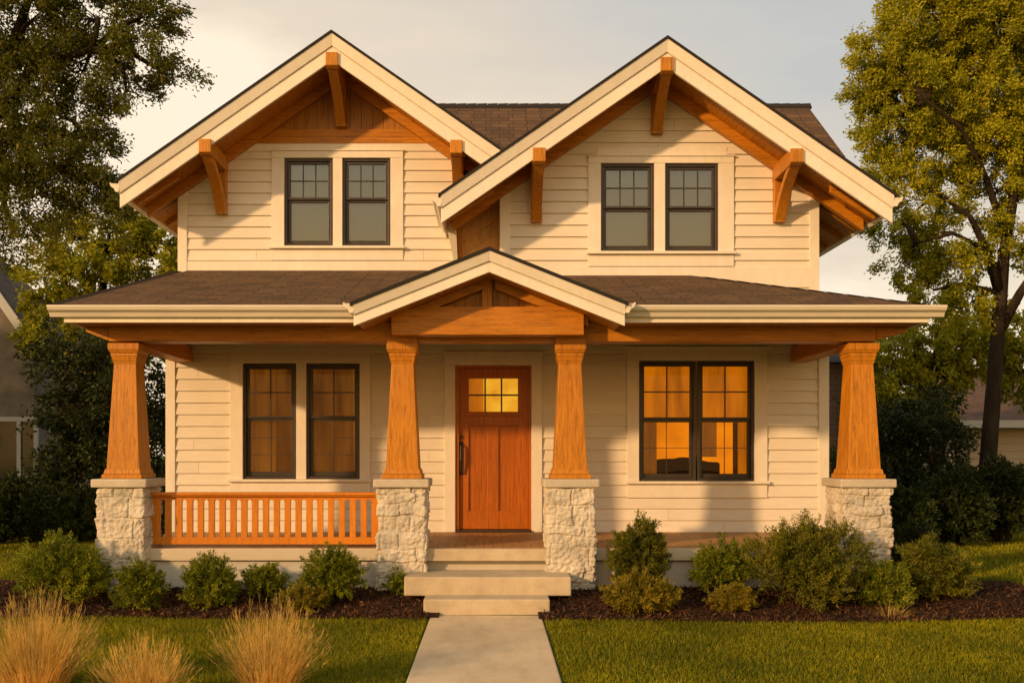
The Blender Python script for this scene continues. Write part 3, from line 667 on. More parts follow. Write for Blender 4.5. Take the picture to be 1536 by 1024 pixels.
# ---- stone piers and timber columns
def pier(cx, cy, a, z0, z1, seed):
    r = random.Random(seed); nper, nz_ = 288, 180; per = 8 * a
    courses = [z0]
    while courses[-1] < z1: courses.append(courses[-1] + r.choice((0.10, 0.13, 0.17, 0.21)))
    courses[-1] = z1
    if courses[-1] - courses[-2] < 0.06: courses.pop(-2)
    rows = []
    for c0, c1 in zip(courses, courses[1:]):
        st = [0.0 + r.uniform(0, 0.1)]
        while st[-1] < per: st.append(st[-1] + r.uniform(0.13, 0.40))
        st[-1] = per + st[0]
        rows.append((c0, c1, st, [r.uniform(-0.010, 0.014) for _ in st], [(r.uniform(-0.05, 0.05), r.uniform(-0.06, 0.06)) for _ in st]))
    V = []
    for j in range(nz_ + 1):
        z = z0 + (z1 - z0) * j / nz_
        for i in range(nper):
            u = per * i / nper; sd = int(u // (2 * a)); t = u - sd * 2 * a - a
            zz = z + 0.030 * mnoise.noise(Vector((u * 5, seed * 3.1, z * 2))); uu = (u + 0.02 * mnoise.noise(Vector((seed, z * 7, u * 4))) - 0.0) % per
            row = next((q for q in rows if q[0] <= zz < q[1]), rows[-1] if zz >= z1 - 0.02 else rows[0])
            c0, c1, st, of, ti = row
            us = uu if uu >= st[0] else uu + per
            m = next((q for q in range(len(st) - 1) if st[q] <= us < st[q + 1]), 0)
            dj = max(0.0, min(us - st[m], st[m + 1] - us, zz - c0, c1 - zz))
            rd = min(1, dj / 0.014); rd = math.sqrt(1 - (1 - rd) ** 2)
            p3 = Vector((u * 1.0 + seed * 9, sd * 3.0, z))
            rough = 0.015 * mnoise.noise(p3 * 10) + 0.010 * mnoise.noise(p3 * 26) + 0.006 * mnoise.noise(p3 * 50) + 0.016 * abs(mnoise.noise(p3 * 5 + Vector((4, 0, 0))))
            off = -0.016 + rd * (0.020 + of[m] + ti[m][0] * (us - (st[m] + st[m + 1]) / 2) + ti[m][1] * (zz - (c0 + c1) / 2)) + rough * (0.4 + 0.6 * rd)
            ed = a - abs(t)
            if ed < 0.02: off -= 0.008 * (1 - ed / 0.02)
            n = [(0, -1), (1, 0), (0, 1), (-1, 0)][sd]; tg = [(1, 0), (0, 1), (-1, 0), (0, -1)][sd]
            tt = t * (a + off) / a
            V.append((cx + tg[0] * tt + n[0] * (a + off), cy + tg[1] * tt + n[1] * (a + off), z))
    m = MB(); m.v = V
    for j in range(nz_):
        for i in range(nper):
            k_ = (i + 1) % nper; m.f.append((j * nper + i, j * nper + k_, (j + 1) * nper + k_, (j + 1) * nper + i))
    o = m.build('stone_pier', STONE, house, smooth=True)
    c = MB(); cw = a + 0.045; nn = 10
    c.box(cx - cw, cx + cw, cy - cw, cy + cw, z1 + 0.001, z1 + 0.088); c.build('pier_cap', CAPM, o, bevel=0.014)
    return o
CAPM = concrete('cap_stone', (0.56, 0.50, 0.40))
PT = 1.183
PIERS = [fx(180, 9.47), fx(602, 9.47), fx(857, 9.47), fx(1301, 9.47)]
PCY = 9.71
for i, px in enumerate(PIERS):
    pier(px, PCY, 0.24, -0.05, PT, i + 1)
    c = MB(); zb0 = PT + 0.089
    c.frustum(px, PCY, zb0 + 0.075, 2.50, 0.170, 0.112)
    col = c.build('column', W_v, house, bevel=0.005)
    b = MB(); b.box(px - 0.205, px + 0.205, PCY - 0.205, PCY + 0.205, zb0, zb0 + 0.045); b.frustum(px, PCY, zb0 + 0.046, zb0 + 0.10, 0.192, 0.180)
    b.build('column_base', W_v, col, bevel=0.006)
    t = MB(); t.frustum(px, PCY, 2.46, 2.485, 0.120, 0.124); t.frustum(px, PCY, 2.486, 2.535, 0.124, 0.135); t.box(px - 0.138, px + 0.138, PCY - 0.138, PCY + 0.138, 2.536, 2.565)
    t.frustum(px, PCY, 2.566, 2.600, 0.142, 0.158); t.box(px - 0.160, px + 0.160, PCY - 0.160, PCY + 0.160, 2.601, 2.668)
    t.build('capital', W_v, col, bevel=0.004)
    if i in (1, 2): MB().box(px - 0.155, px + 0.155, PCY - 0.155, PCY - 0.115, 2.669, HZ0 - 0.002).build('column_block', W_h, col)
# ---- railing
RY0 = 9.68
rx0, rx1 = PIERS[0] + 0.245, PIERS[1] - 0.245
rz0, rz1 = 0.585, fz(738, RY0)
tr = MB(); tr.box(rx0, rx1, RY0 - 0.045, RY0 + 0.075, rz1 - 0.03, rz1); tr.box(rx0, rx1, RY0 - 0.028, RY0 + 0.058, rz1 - 0.045, rz1 - 0.031)
rail = tr.build('railing', W_rail, house, bevel=0.005)
MB().box(rx0, rx1, RY0 - 0.012, RY0 + 0.045, rz0, rz0 + 0.075).build('bottom_rail', W_rail, rail, bevel=0.004)
nsl = 21; pit = (rx1 - rx0) / nsl; sw = 0.026; az0, az1 = rz0 + 0.076, rz1 - 0.046
for i in range(nsl):                                 # each baluster: a board with half an arched slot cut from either side
    c = rx0 + pit * (i + 0.5); p = []
    ztp = az1 - 0.030
    left = [(c - pit / 2 + 0.0005, az1), (c - pit / 2 + 0.0005, ztp)] if i else [(c - pit / 2, az1), (c - pit / 2, az0)]
    if i:
        for q in range(1, 6):
            g_ = math.pi / 2 * q / 5; left.append((c - pit / 2 + sw * math.sin(g_), ztp - sw + sw * math.cos(g_)))
        left.append((c - pit / 2 + sw, az0))
    right = []
    if i < nsl - 1:
        right.append((c + pit / 2 - sw, az0))
        for q in range(5, 0, -1):
            g_ = math.pi / 2 * q / 5; right.append((c + pit / 2 - sw * math.sin(g_), ztp - sw + sw * math.cos(g_)))
        right += [(c + pit / 2 - 0.0005, ztp), (c + pit / 2 - 0.0005, az1)]
    else: right = [(c + pit / 2, az0), (c + pit / 2, az1)]
    MB().prism(left + right, lambda u, z, d: (u, d, z), RY0, RY0 + 0.032).build('baluster', W_rail, rail)
# ---- windows
def window(W, glass_m, kind):
    Y = W['Y']; x0, x1 = fx(W['cas'][0], Y), fx(W['cas'][1], Y); z1, z0 = fz(W['cas'][2], Y), fz(W['cas'][3], Y)
    oz1, oz0 = fz(W['oy'][0], Y), fz(W['oy'][1], Y); ops = [(fx(a, Y), fx(b, Y)) for a, b in W['ops']]; zm = fz(W['mr'], Y)
    d = 0.034
    c = MB(); c.box(x0, ops[0][0], Y - d, Y + 0.05, z0, oz1); c.box(ops[-1][1], x1, Y - d, Y + 0.05, z0, oz1); c.box(x0, x1, Y - d - 0.003, Y + 0.05, oz1 + 0.001, z1)
    c.box(x0 - 0.012, x1 + 0.012, Y - d - 0.018, Y, z1 + 0.001, z1 + 0.018)
    if ops[1][0] - ops[0][1] > 0.05: c.box(ops[0][1], ops[1][0], Y - d, Y + 0.05, oz0, oz1)
    win = c.build('window', P_trim, house, bevel=0.003)
    s = MB(); s.box(x0 - 0.02, x1 + 0.02, Y - 0.075, Y + 0.05, oz0 - 0.035, oz0 - 0.001); s.box(x0, x1, Y - 0.030, Y, fz(W['apr'], Y), oz0 - 0.036)
    s.build('sill', P_trim, win, bevel=0.004)
    for a, b in ops:
        f = MB(); fr = 0.035; yF = Y + 0.03              # outer dark frame
        f.box(a, a + fr, yF - 0.03, yF + 0.06, oz0, oz1); f.box(b - fr, b, yF - 0.03, yF + 0.06, oz0, oz1); f.box(a + fr, b - fr, yF - 0.03, yF + 0.06, oz1 - fr, oz1); f.box(a + fr, b - fr, yF - 0.03, yF + 0.06, oz0, oz0 + fr)
        A, B = a + fr, b - fr; sr = 0.038
        for (q0, q1, yy, bot) in ((zm, oz1 - fr, yF - 0.008, 0.030), (oz0 + fr, zm + 0.002, yF + 0.022, 0.055)):
            f.box(A, A + sr, yy, yy + 0.028, q0, q1); f.box(B - sr, B, yy, yy + 0.028, q0, q1)
            f.box(A + sr, B - sr, yy, yy + 0.028, q1 - 0.034, q1); f.box(A + sr, B - sr, yy, yy + 0.028, q0, q0 + bot)
        fo = f.build('sash_frame', DARKFR, win, bevel=0.003)
        mu = MB()
        for (q0, q1, yy, (nc, nr), mw) in ((zm + 0.03, oz1 - fr - 0.034, yF + 0.0, W['up'], 0.008), (oz0 + fr + 0.055, zm - 0.032, yF + 0.03, W['lo'], 0.004 if kind != 'blind' else 0.006)):
            for i in range(1, nc): xx = A + sr + (B - A - 2 * sr) * i / nc; mu.box(xx - mw, xx + mw, yy, yy + 0.014, q0, q1)
            for i in range(1, nr):
                zz = q0 + (q1 - q0) * i / nr; mu.box(A + sr, B - sr, yy + 0.001, yy + 0.013, zz - mw, zz + mw)
        mu.build('muntin', DARKFR, win)
        p = MB(); p.quad((A, yF + 0.008, zm + 0.01), (B, yF + 0.008, zm + 0.01), (B, yF + 0.008, oz1 - fr), (A, yF + 0.008, oz1 - fr)); p.quad((A, yF + 0.038, oz0 + fr), (B, yF + 0.038, oz0 + fr), (B, yF + 0.038, zm), (A, yF + 0.038, zm))
        p.build('pane', glass_m, win)
    X0, X1 = ops[0][0] - 0.15, ops[-1][1] + 0.15
    # the room behind
    rm_ = MB(); yb = Y + (0.5 if kind == 'blind' else 1.6); ya = Y + 0.055; ZT, ZL = oz1 + 0.25, oz0 - 0.4
    rm_.quad((X0, ya, ZL), (X0, yb, ZL), (X0, yb, ZT), (X0, ya, ZT)); rm_.quad((X1, ya, ZL), (X1, yb, ZL), (X1, yb, ZT), (X1, ya, ZT))
    rm_.quad((X0, ya, ZL), (X1, ya, ZL), (X1, yb, ZL), (X0, yb, ZL)); rm_.quad((X0, ya, ZT), (X1, ya, ZT), (X1, yb, ZT), (X0, yb, ZT))
    if kind in ('dim',): pass
    rm_.build('room', ROOMDK, win)
    def curtain(xa, xb, za, zb__, y, mat, amp=0.018, per=0.10):
        n = max(6, int((xb - xa) / 0.012)); cm = MB()
        for i in range(n + 1):
            x = xa + (xb - xa) * i / n; dy = amp * math.sin(x * 2 * math.pi / per + math.sin(x * 5)); cm.v += [(x, y + dy, za), (x, y + dy * 0.6, zb__)]
        for i in range(n): cm.f.append((2 * i, 2 * i + 2, 2 * i + 3, 2 * i + 1))
        cm.build('curtain', mat, win, smooth=True)
    if kind == 'blind':
        for a, b in ops: MB().box(a - 0.03, b + 0.03, Y + 0.14, Y + 0.145, oz0 - 0.05, oz1 + 0.05).build('roller_blind', BLIND, win)
    elif kind == 'dim':
        a, b = ops[0]; curtain(a - 0.1, a + 0.36, ZL, ZT, Y + 0.22, LIT_L, 0.018, 0.11); curtain(X0, X1, ZL, ZT, Y + 0.55, LIT_LL, 0.03, 0.23)
        curtain(ops[1][1] - 0.12, X1, ZL, ZT, Y + 0.24, LIT_L, 0.02, 0.12)
    else:
        MB().quad((X0, yb, ZL), (X1, yb, ZL), (X1, yb, ZT), (X0, yb, ZT)).build('back_wall', LIT_B, win)
        curtain(X0, ops[0][1] + 0.04, zm - 0.03, ZT, Y + 0.16, LIT_R, 0.012, 0.14); curtain(ops[1][0] - 0.03, X1, zm - 0.03, ZT, Y + 0.17, LIT_R, 0.014, 0.16)
        curtain(X0, ops[0][0] + 0.27, ZL, zm, Y + 0.24, LIT_L, 0.018, 0.09); curtain(ops[1][0] + 0.02, ops[1][0] + 0.30, oz0 + 0.30, zm, Y + 0.24, LIT_L, 0.012, 0.1); curtain(ops[1][1] - 0.14, X1, ZL, zm, Y + 0.24, LIT_R, 0.012, 0.09)
        so_ = MB(); pr_ = []
        for i in range(13):
            t = i / 12; pr_.append((ops[0][0] + 0.12 + t * 1.05, oz0 + 0.20 + 0.075 * math.sin(math.pi * min(1, t * 1.15)) + (0.03 if t > 0.5 else 0)))
        so_.prism([(pr_[0][0], ZL)] + [(pr_[-1][0], ZL)] + pr_[::-1], lambda u, z, d_: (u, d_, z), Y + 0.6, Y + 1.1)
        so_.build('sofa_back', SOFA, win, bevel=0.03)
    return win
window(WIN['gl'], GLASS, 'dim'); window(WIN['gr'], GLASS, 'lit'); window(WIN['ul'], GLASS_UP, 'blind'); window(WIN['ur'], GLASS_UP, 'blind')
# ---- door
dx0, dx1, dz0, dz1 = DOOR
c = MB(); ox0, ox1, oz = fx(667, YG), fx(813, YG), fz(530, YG)
c.box(ox0, dx0, YG - 0.036, YG + 0.04, dz0 + 0.001, dz1); c.box(dx1, ox1, YG - 0.036, YG + 0.04, dz0 + 0.001, dz1); c.box(ox0, ox1, YG - 0.040, YG + 0.04, dz1 + 0.001, oz); c.box(ox0 - 0.015, ox1 + 0.015, YG - 0.055, YG, oz + 0.001, oz + 0.022)
drf = c.build('door', P_trim, house, bevel=0.003)
j = MB(); j.box(dx0, dx0 + 0.045, YG - 0.01, YG + 0.10, dz0 + 0.03, dz1 - 0.001); j.box(dx1 - 0.03, dx1, YG - 0.01, YG + 0.10, dz0 + 0.03, dz1 - 0.001); j.box(dx0 + 0.045, dx1 - 0.03, YG - 0.01, YG + 0.10, dz1 - 0.03, dz1 - 0.001)
j.build('door_jamb', W_door, drf, bevel=0.003)
MB().box(dx0, dx1, YG - 0.07, YG + 0.10, dz0 + 0.001, dz0 + 0.028).build('threshold', DARKFR, drf, bevel=0.004)
sx0, sx1, sz0, sz1 = dx0 + 0.047, dx1 - 0.032, dz0 + 0.034, dz1 - 0.032; yS = YG + 0.035
gx0, gx1, gz1, gz0 = fx(703, YG), fx(777, YG), fz(567, YG), fz(617, YG)
p0, p1, p2, p3, pt, pb = fx(703, YG), fx(731, YG), fx(748, YG), fx(777, YG), fz(638, YG), fz(766, YG)
s = MB()
s.box(sx0, p0, yS, yS + 0.045, sz0, sz1); s.box(p3, sx1, yS, yS + 0.045, sz0, sz1); s.box(p0, p3, yS + 0.0005, yS + 0.045, gz1, sz1); s.box(p0, p3, yS + 0.0005, yS + 0.045, pt, gz0)
s.box(p0, p3, yS + 0.0005, yS + 0.045, sz0, pb); s.box(p1, p2, yS + 0.001, yS + 0.045, pb, pt)
s.build('door_slab', W_door, drf, bevel=0.004)
pp = MB(); pp.box(p0, p1, yS + 0.022, yS + 0.035, pb, pt); pp.box(p2, p3, yS + 0.022, yS + 0.035, pb, pt); pp.build('door_panel', W_door, drf)
sh = MB(); sh.box(p0 - 0.05, p3 + 0.05, yS - 0.03, yS - 0.001, gz0 - 0.05, gz0 - 0.018); sh.build('door_shelf', W_door, drf, bevel=0.004)
mu = MB()
for i in (1, 2): xx = gx0 + (gx1 - gx0) * i / 3; mu.box(xx - 0.010, xx + 0.010, yS + 0.004, yS + 0.03, gz0, gz1)
mu.box(gx0, gx1, yS + 0.005, yS + 0.029, (gz0 + gz1) / 2 - 0.010, (gz0 + gz1) / 2 + 0.010); mu.build('muntin', DARKFR, drf)
MB().quad((gx0, yS + 0.02, gz0), (gx1, yS + 0.02, gz0), (gx1, yS + 0.02, gz1), (gx0, yS + 0.02, gz1)).build('pane', GLASS, drf)
h_ = MB(); hx = sx0 + 0.022
h_.box(hx - 0.024, hx + 0.024, yS - 0.014, yS - 0.001, fz(712, YG), fz(662, YG)); h_.tube([(hx, yS - 0.01, fz(664, YG)), (hx, yS - 0.065, fz(668, YG)), (hx, yS - 0.07, fz(690, YG)), (hx, yS - 0.05, fz(708, YG)), (hx, yS - 0.01, fz(711, YG))], [0.011, 0.013, 0.015, 0.013, 0.011], 8)
h_.tube([(hx, yS - 0.001, fz(655, YG)), (hx, yS - 0.025, fz(655, YG))], [0.022, 0.020], 12)
h_.build('handle', IRON, drf, bevel=0.003)
hall = MB(); hall.quad((gx0 - 0.4, YG + 0.9, gz0 - 0.5), (gx1 + 0.4, YG + 0.9, gz0 - 0.5), (gx1 + 0.4, YG + 0.9, gz1 + 0.4), (gx0 - 0.4, YG + 0.9, gz1 + 0.4)); hall.build('hall_wall', LIT_D, drf)
MB().box(gx0 - 0.05, gx0 + 0.185, YG + 0.20, YG + 0.24, gz0 - 0.2, gz1 + 0.2).build('hall_drape', LIT_R, drf)

# ------------------------------------------------------------------ foliage
def unit(a): return a / (np.linalg.norm(a, axis=-1, keepdims=True) + 1e-9)
def sprays(base, dirs, L, k, ll, lw, spread, droop=0.0, curl=0.55):
    """k leaves along each spray; returns quad vertices"""
    n = len(base); t = rng.uniform(0.05, 1.0, (n, k, 1)); D = unit(dirs)[:, None, :]
    P = base[:, None, :] + D * t * L[:, None, None] + rng.normal(0, 1, (n, k, 3)) * spread * (1.15 - 0.75 * t) * L[:, None, None]
    P[..., 2] -= droop * (t[..., 0] * L[:, None]) ** 1.5
    ax = unit(D * 0.8 + rng.normal(0, curl, (n, k, 3)) + np.array([0, 0, -droop])); sd = unit(np.cross(ax, rng.normal(0, 1, (n, k, 3))))
    l = ll * rng.uniform(0.6, 1.35, (n, k, 1)); w_ = lw * rng.uniform(0.7, 1.3, (n, k, 1))
    return np.stack([P, P + ax * l * 0.45 + sd * w_ * 0.5, P + ax * l, P + ax * l * 0.45 - sd * w_ * 0.5], 2).reshape(-1, 3)
def in_ell(n, shell=0.5):
    d = unit(rng.normal(0, 1, (n, 3))); return d * (rng.uniform(0, 1, (n, 1)) ** (1 / 3) * (1 - shell) + shell * rng.uniform(0.75, 1.0, (n, 1)))
def shrub(name, cx, cy, w_, h, label, cat='shrub', mat=None, n=330, k=84, ll=0.028, lw=0.0095, depth=None, group=None, zbase=None, rag=1.0):
    z0 = gz(cx, cy) if zbase is None else zbase
    r = thing(name, (cx, cy, z0), label, cat, group); w_ *= 0.88; h *= 0.93; d = depth or w_ * 0.85
    # lobes give an uneven outline
    nl = random.randint(5, 8); lob = []
    for i in range(nl):
        a = 2 * math.pi * i / nl + random.uniform(-0.4, 0.4); q = random.uniform(0.15, 0.30)
        lob.append((math.cos(a) * w_ * q, math.sin(a) * d * q, h * random.uniform(0.30, 0.62), w_ * random.uniform(0.24, 0.34), h * random.uniform(0.28, 0.40)))
    lob.append((random.uniform(-.1, .1) * w_, 0, h * 0.66, w_ * 0.26, h * 0.34))
    Bs, Ds, Ls = [], [], []
    for i in range(n):
        q = lob[rng.integers(len(lob))]; e = in_ell(1, 0.5)[0] * 0.9
        p = np.array([q[0] + e[0] * q[3], q[1] + e[1] * q[3] * d / w_, max(0.03, q[2] + e[2] * q[4])])
        out_ = np.array([p[0] / w_ * 2, p[1] / d * 2, 0.55 + 0.5 * e[2]]); Bs.append(p); Ds.append(out_ + rng.normal(0, 0.35, 3)); Ls.append(rng.uniform(0.09, 0.25) * rag * min(1.2, max(0.6, w_)))
    V = sprays(np.array(Bs) + np.array([cx, cy, z0]), np.array(Ds), np.array(Ls), k, ll, lw, 0.13)
    V[:, 2] = np.maximum(V[:, 2], z0 + 0.01)
    np_mesh('foliage', V, 4, mat or L_shrub, r)
    st = MB()
    for i in range(0, n, max(1, n // 26)):
        b = Vector((cx, cy, z0)); p = Vector(Bs[i]); st.tube([b + Vector((p.x * 0.12, p.y * 0.12, -0.03)), b + Vector((p.x * 0.5, p.y * 0.5, p.z * 0.55)), b + p], [0.011, 0.007, 0.003], 5)
    st.build('stem', BARK, r); return r
def at(px0, px1, py0, py1, Y): return fx((px0 + px1) / 2, Y), Y, (px1 - px0) * Y / F, (py1 - py0) * Y / F
def shrub_px(name, px0, px1, ytop, Y, label, **kw):
    cx = fx((px0 + px1) / 2, Y); z0 = gz(cx, Y) if 'zbase' not in kw else kw['zbase']
    return shrub(name, cx, Y, (px1 - px0) * Y / F, fz(ytop, Y) - z0, label, **kw)
shrub_px('shrub', 28, 160, 805, 9.15, 'wide dark green shrub at the left end, beside the outer stone pier', n=620)
shrub_px('shrub', 172, 252, 842, 8.98, 'small rounded green shrub at the foot of the outer left stone pier', n=300)
shrub_px('shrub', 274, 366, 830, 9.05, 'upright green shrub below the left half of the wooden railing', n=360)
shrub_px('shrub', 370, 432, 848, 9.25, 'small green shrub below the middle of the wooden railing', n=200)
shrub_px('shrub', 440, 552, 820, 9.12, 'bushy green shrub left of the inner left stone pier', n=430)
shrub_px('shrub', 415, 492, 882, 8.90, 'low golden brown shrub before the bushy green one', mat=L_shrubg, n=230, ll=0.03, lw=0.008, rag=0.7)
shrub_px('shrub', 582, 608, 862, 9.30, 'tiny green sprig between the left pier and the steps', n=50)
shrub_px('shrub', 908, 1003, 770, 9.30, 'tall dark shrub beside the inner right stone pier', mat=L_shrub2, n=520)
shrub_px('shrub', 912, 1004, 858, 8.88, 'low yellow green shrub in front of the tall dark one', mat=L_shrubg, n=320, ll=0.045, lw=0.009)
shrub_px('shrub', 1036, 1140, 808, 9.35, 'dark green shrub under the right ground floor window', n=380, mat=L_shrub)
shrub_px('shrub', 1064, 1132, 880, 8.92, 'low golden cushion shrub on the mulch at right', mat=L_shrubg, n=210, ll=0.03, lw=0.008, rag=0.7)
shrub_px('shrub', 1126, 1288, 778, 9.05, 'largest olive green shrub, left of the outer right pier', mat=L_shrub2, n=820)
shrub_px('shrub', 1286, 1362, 842, 9.0, 'dark green shrub in front of the outer right stone pier', n=300)
shrub_px('shrub', 1362, 1450, 815, 9.3, 'feathery light green shrub at the right end of the bed', mat=L_shrub2, n=300, ll=0.055, lw=0.010, rag=1.4)
shrub_px('shrub', 1335, 1402, 775, 10.6, 'dark shrub behind the outer right stone pier', mat=L_hedge, n=340)
# grasses
def grass_clump(name, cx, cy, h, rad, n, label, mat=None, group=None, cat='ornamental grass', wd=0.0030):
    z0 = gz(cx, cy); r = thing(name, (cx, cy, z0), label, cat, group)
    a = rng.uniform(0, 2 * np.pi, n); q = np.sqrt(rng.uniform(0, 1, n)); hh = h * (1.0 - 0.42 * q ** 1.5) * rng.uniform(0.5, 1.08, n); rr = rad * 0.6 * q * rng.uniform(0.5, 1.4, n)
    bx = cx + np.cos(a) * rad * 0.62 * q; by = cy + np.sin(a) * rad * 0.62 * q; V = []
    sdv = np.stack([-np.sin(a + rng.normal(0, 0.8, n)), np.cos(a), np.zeros(n)], 1); jit = rng.normal(0, 0.03, (n, 2))
    prev = None
    for s_i in range(6):
        t = s_i / 5
        P = np.stack([bx + (np.cos(a) * rr + jit[:, 0]) * t ** 1.7, by + (np.sin(a) * rr + jit[:, 1]) * t ** 1.7, z0 + hh * (t - 0.12 * q * t ** 3)], 1)
        w_ = wd * (1.0 - 0.85 * t) * (1.0 if s_i < 5 else 0.3); cur = (P - sdv * w_, P + sdv * w_)
        if prev: V.append(np.stack([prev[0], prev[1], cur[1], cur[0]], 1))
        prev = cur
    np_mesh('blades', np.stack(V, 1).reshape(-1, 3), 4, mat or L_straw, r)
    # feathery seed heads near the tips
    if cat == 'grass tuft': return r
    m = n // 3; t = 0.93
    P = np.stack([bx + np.cos(a) * rr * t ** 1.7, by + np.sin(a) * rr * t ** 1.7, z0 + hh * (t - 0.1 * q)], 1)[:m]
    np_mesh('seed_heads', sprays(P, np.stack([np.cos(a) * rr, np.sin(a) * rr, hh], 1)[:m], np.full(m, h * 0.20), 7, 0.05, 0.0022, 0.025, 0.0, 0.12), 4, mat or L_straw, r)
    return r
GG = 'clumps of straw coloured grass on the lawn'
grass_clump('ornamental_grass', fx(55, 6.05), 6.05, 0.60, 0.31, 1500, 'tallest straw coloured grass clump, in the lower left corner', group=GG)
grass_clump('ornamental_grass', fx(215, 5.65), 5.65, 0.41, 0.23, 1000, 'shortest straw coloured grass clump, between the two taller ones', group=GG)
grass_clump('ornamental_grass', fx(405, 6.05), 6.05, 0.57, 0.29, 1300, 'straw coloured grass clump nearest the front walk', group=GG)
grass_clump('grass_tuft', fx(1338, 8.75), 8.75, 0.16, 0.22, 160, 'sparse dry grass tuft at the front of the right bed', cat='grass tuft')

# ------------------------------------------------------------------ trees
def tree(name, base, trunk, limbs, blobs, label, mat, leaves=80, per_m3=None, ll=0.10, lw=0.035, droop=0.25, group=None, spray=0.45, dens=1.0, spread=0.16):
    """trunk: list of (x,y,z,r); limbs: lists of the same; blobs: (x,y,z,rx,ry,rz) crown lobes"""
    r = thing(name, base, label, 'tree', group)
    t = MB(); ok = lambda L: t.tube([p[:3] for p in L], [p[3] for p in L], 9)
    ok(trunk)
    for L in limbs: ok(L)
    segs = [Vector(p[:3]) for L in [trunk[len(trunk) // 2:]] + limbs for p in L]
    Bs, Ds, Ls = [], [], []
    for (x, y, z, rx, ry, rz, *dm) in blobs:
        n = int(dens * (dm[0] if dm else 1) * 26 * (rx * ry + ry * rz + rx * rz)) + 6
        e = in_ell(n, 0.5); P = np.array([x, y, z]) + e * np.array([rx, ry, rz])
        for i in range(n):
            Bs.append(P[i]); Ds.append(e[i] * np.array([1, 1, 0.4]) + np.array([0, 0, 0.15 - droop]) + rng.normal(0, 0.4, 3)); Ls.append(spray * rng.uniform(0.6, 1.3))
        c = Vector((x, y, z)); near = min(segs, key=lambda s_: (s_ - c).length + 0.3 * max(0, s_.z - c.z))
        mid = near.lerp(c, 0.55) + Vector((rng.normal(0, 0.08), rng.normal(0, 0.08), 0.12)); rad = 0.022 + 0.018 * (c - near).length
        ok([(*near, rad * 1.3), (*mid, rad), (*c, rad * 0.5)])
        for i in range(0, n, 4):
            p = Vector(P[i]); st = mid.lerp(c, random.uniform(0.2, 1.0)); mm = st.lerp(p, 0.5) + Vector((0, 0, 0.06))
            t.tube([st, mm, p], [0.014, 0.009, 0.004], 4)
    t.build('trunk', BARK, r, smooth=True)
    V = sprays(np.array(Bs), np.array(Ds), np.array(Ls), leaves, ll, lw, spread, droop * 0.6, 0.6)
    np_mesh('crown', V, 4, mat, r)
    return r
def lobe(px, py, r_px, Y, dy=0.0, fy=0.8, fzz=0.8):
    s = Y / F; return (fx(px, Y), Y + dy, fz(py, Y), r_px * s, r_px * s * fy, r_px * s * fzz)
# left foreground tree
Yt = 12.6; bx_ = -8.2
tk = [(bx_, Yt, 0, 0.30), (bx_ + 0.05, Yt, 1.5, 0.25), (bx_ + 0.2, Yt, 3.2, 0.22), (bx_ + 0.3, Yt + 0.1, 4.6, 0.19), (bx_ + 0.5, Yt, 6.2, 0.14), (bx_ + 0.7, Yt, 8.2, 0.07)]
P3 = lambda px, py, Y, r_: (fx(px, Y), Y, fz(py, Y), r_)
lm = [[(bx_ + 0.25, Yt, 4.0, 0.14), P3(0, 160, Yt, 0.10), P3(60, 95, Yt - 0.1, 0.075), P3(140, 75, Yt - 0.2, 0.03)],
      [(bx_ + 0.3, Yt, 4.6, 0.13), P3(15, 80, Yt, 0.08), P3(50, -20, Yt, 0.04)],
      [(bx_ + 0.2, Yt, 3.2, 0.12), P3(10, 270, Yt, 0.07), P3(90, 255, Yt - 0.2, 0.03)],
      [(bx_ + 0.25, Yt, 3.9, 0.12), P3(-10, 200, Yt + 0.4, 0.08), P3(60, 190, Yt + 0.6, 0.05), P3(130, 210, Yt + 0.7, 0.02)]]
bl = [lobe(50, 30, 70, Yt), lobe(140, 30, 62, Yt), lobe(215, 25, 40, Yt), lobe(205, 85, 40, Yt), lobe(250, 112, 22, Yt), lobe(125, 110, 50, Yt), lobe(40, 120, 60, Yt), lobe(190, 140, 28, Yt),
      lobe(90, 175, 45, Yt), lobe(20, 210, 60, Yt), lobe(150, 195, 26, Yt), lobe(95, 250, 52, Yt), lobe(150, 262, 34, Yt), lobe(30, 290, 60, Yt), lobe(120, 315, 42, Yt), lobe(20, 355, 24, Yt), lobe(165, 295, 22, Yt),
      lobe(-60, 50, 90, Yt), lobe(-60, 200, 90, Yt), lobe(-150, 120, 100, Yt), lobe(-80, 330, 70, Yt), lobe(60, -60, 90, Yt), lobe(180, -60, 70, Yt), lobe(-60, -90, 100, Yt)]
tree('shade_tree', (bx_, Yt, 0), tk, lm, bl, 'dark leafy tree reaching in from the left above the lawn', L_dark, leaves=220, ll=0.056, lw=0.024, dens=1.25, spread=0.26, spray=0.36)
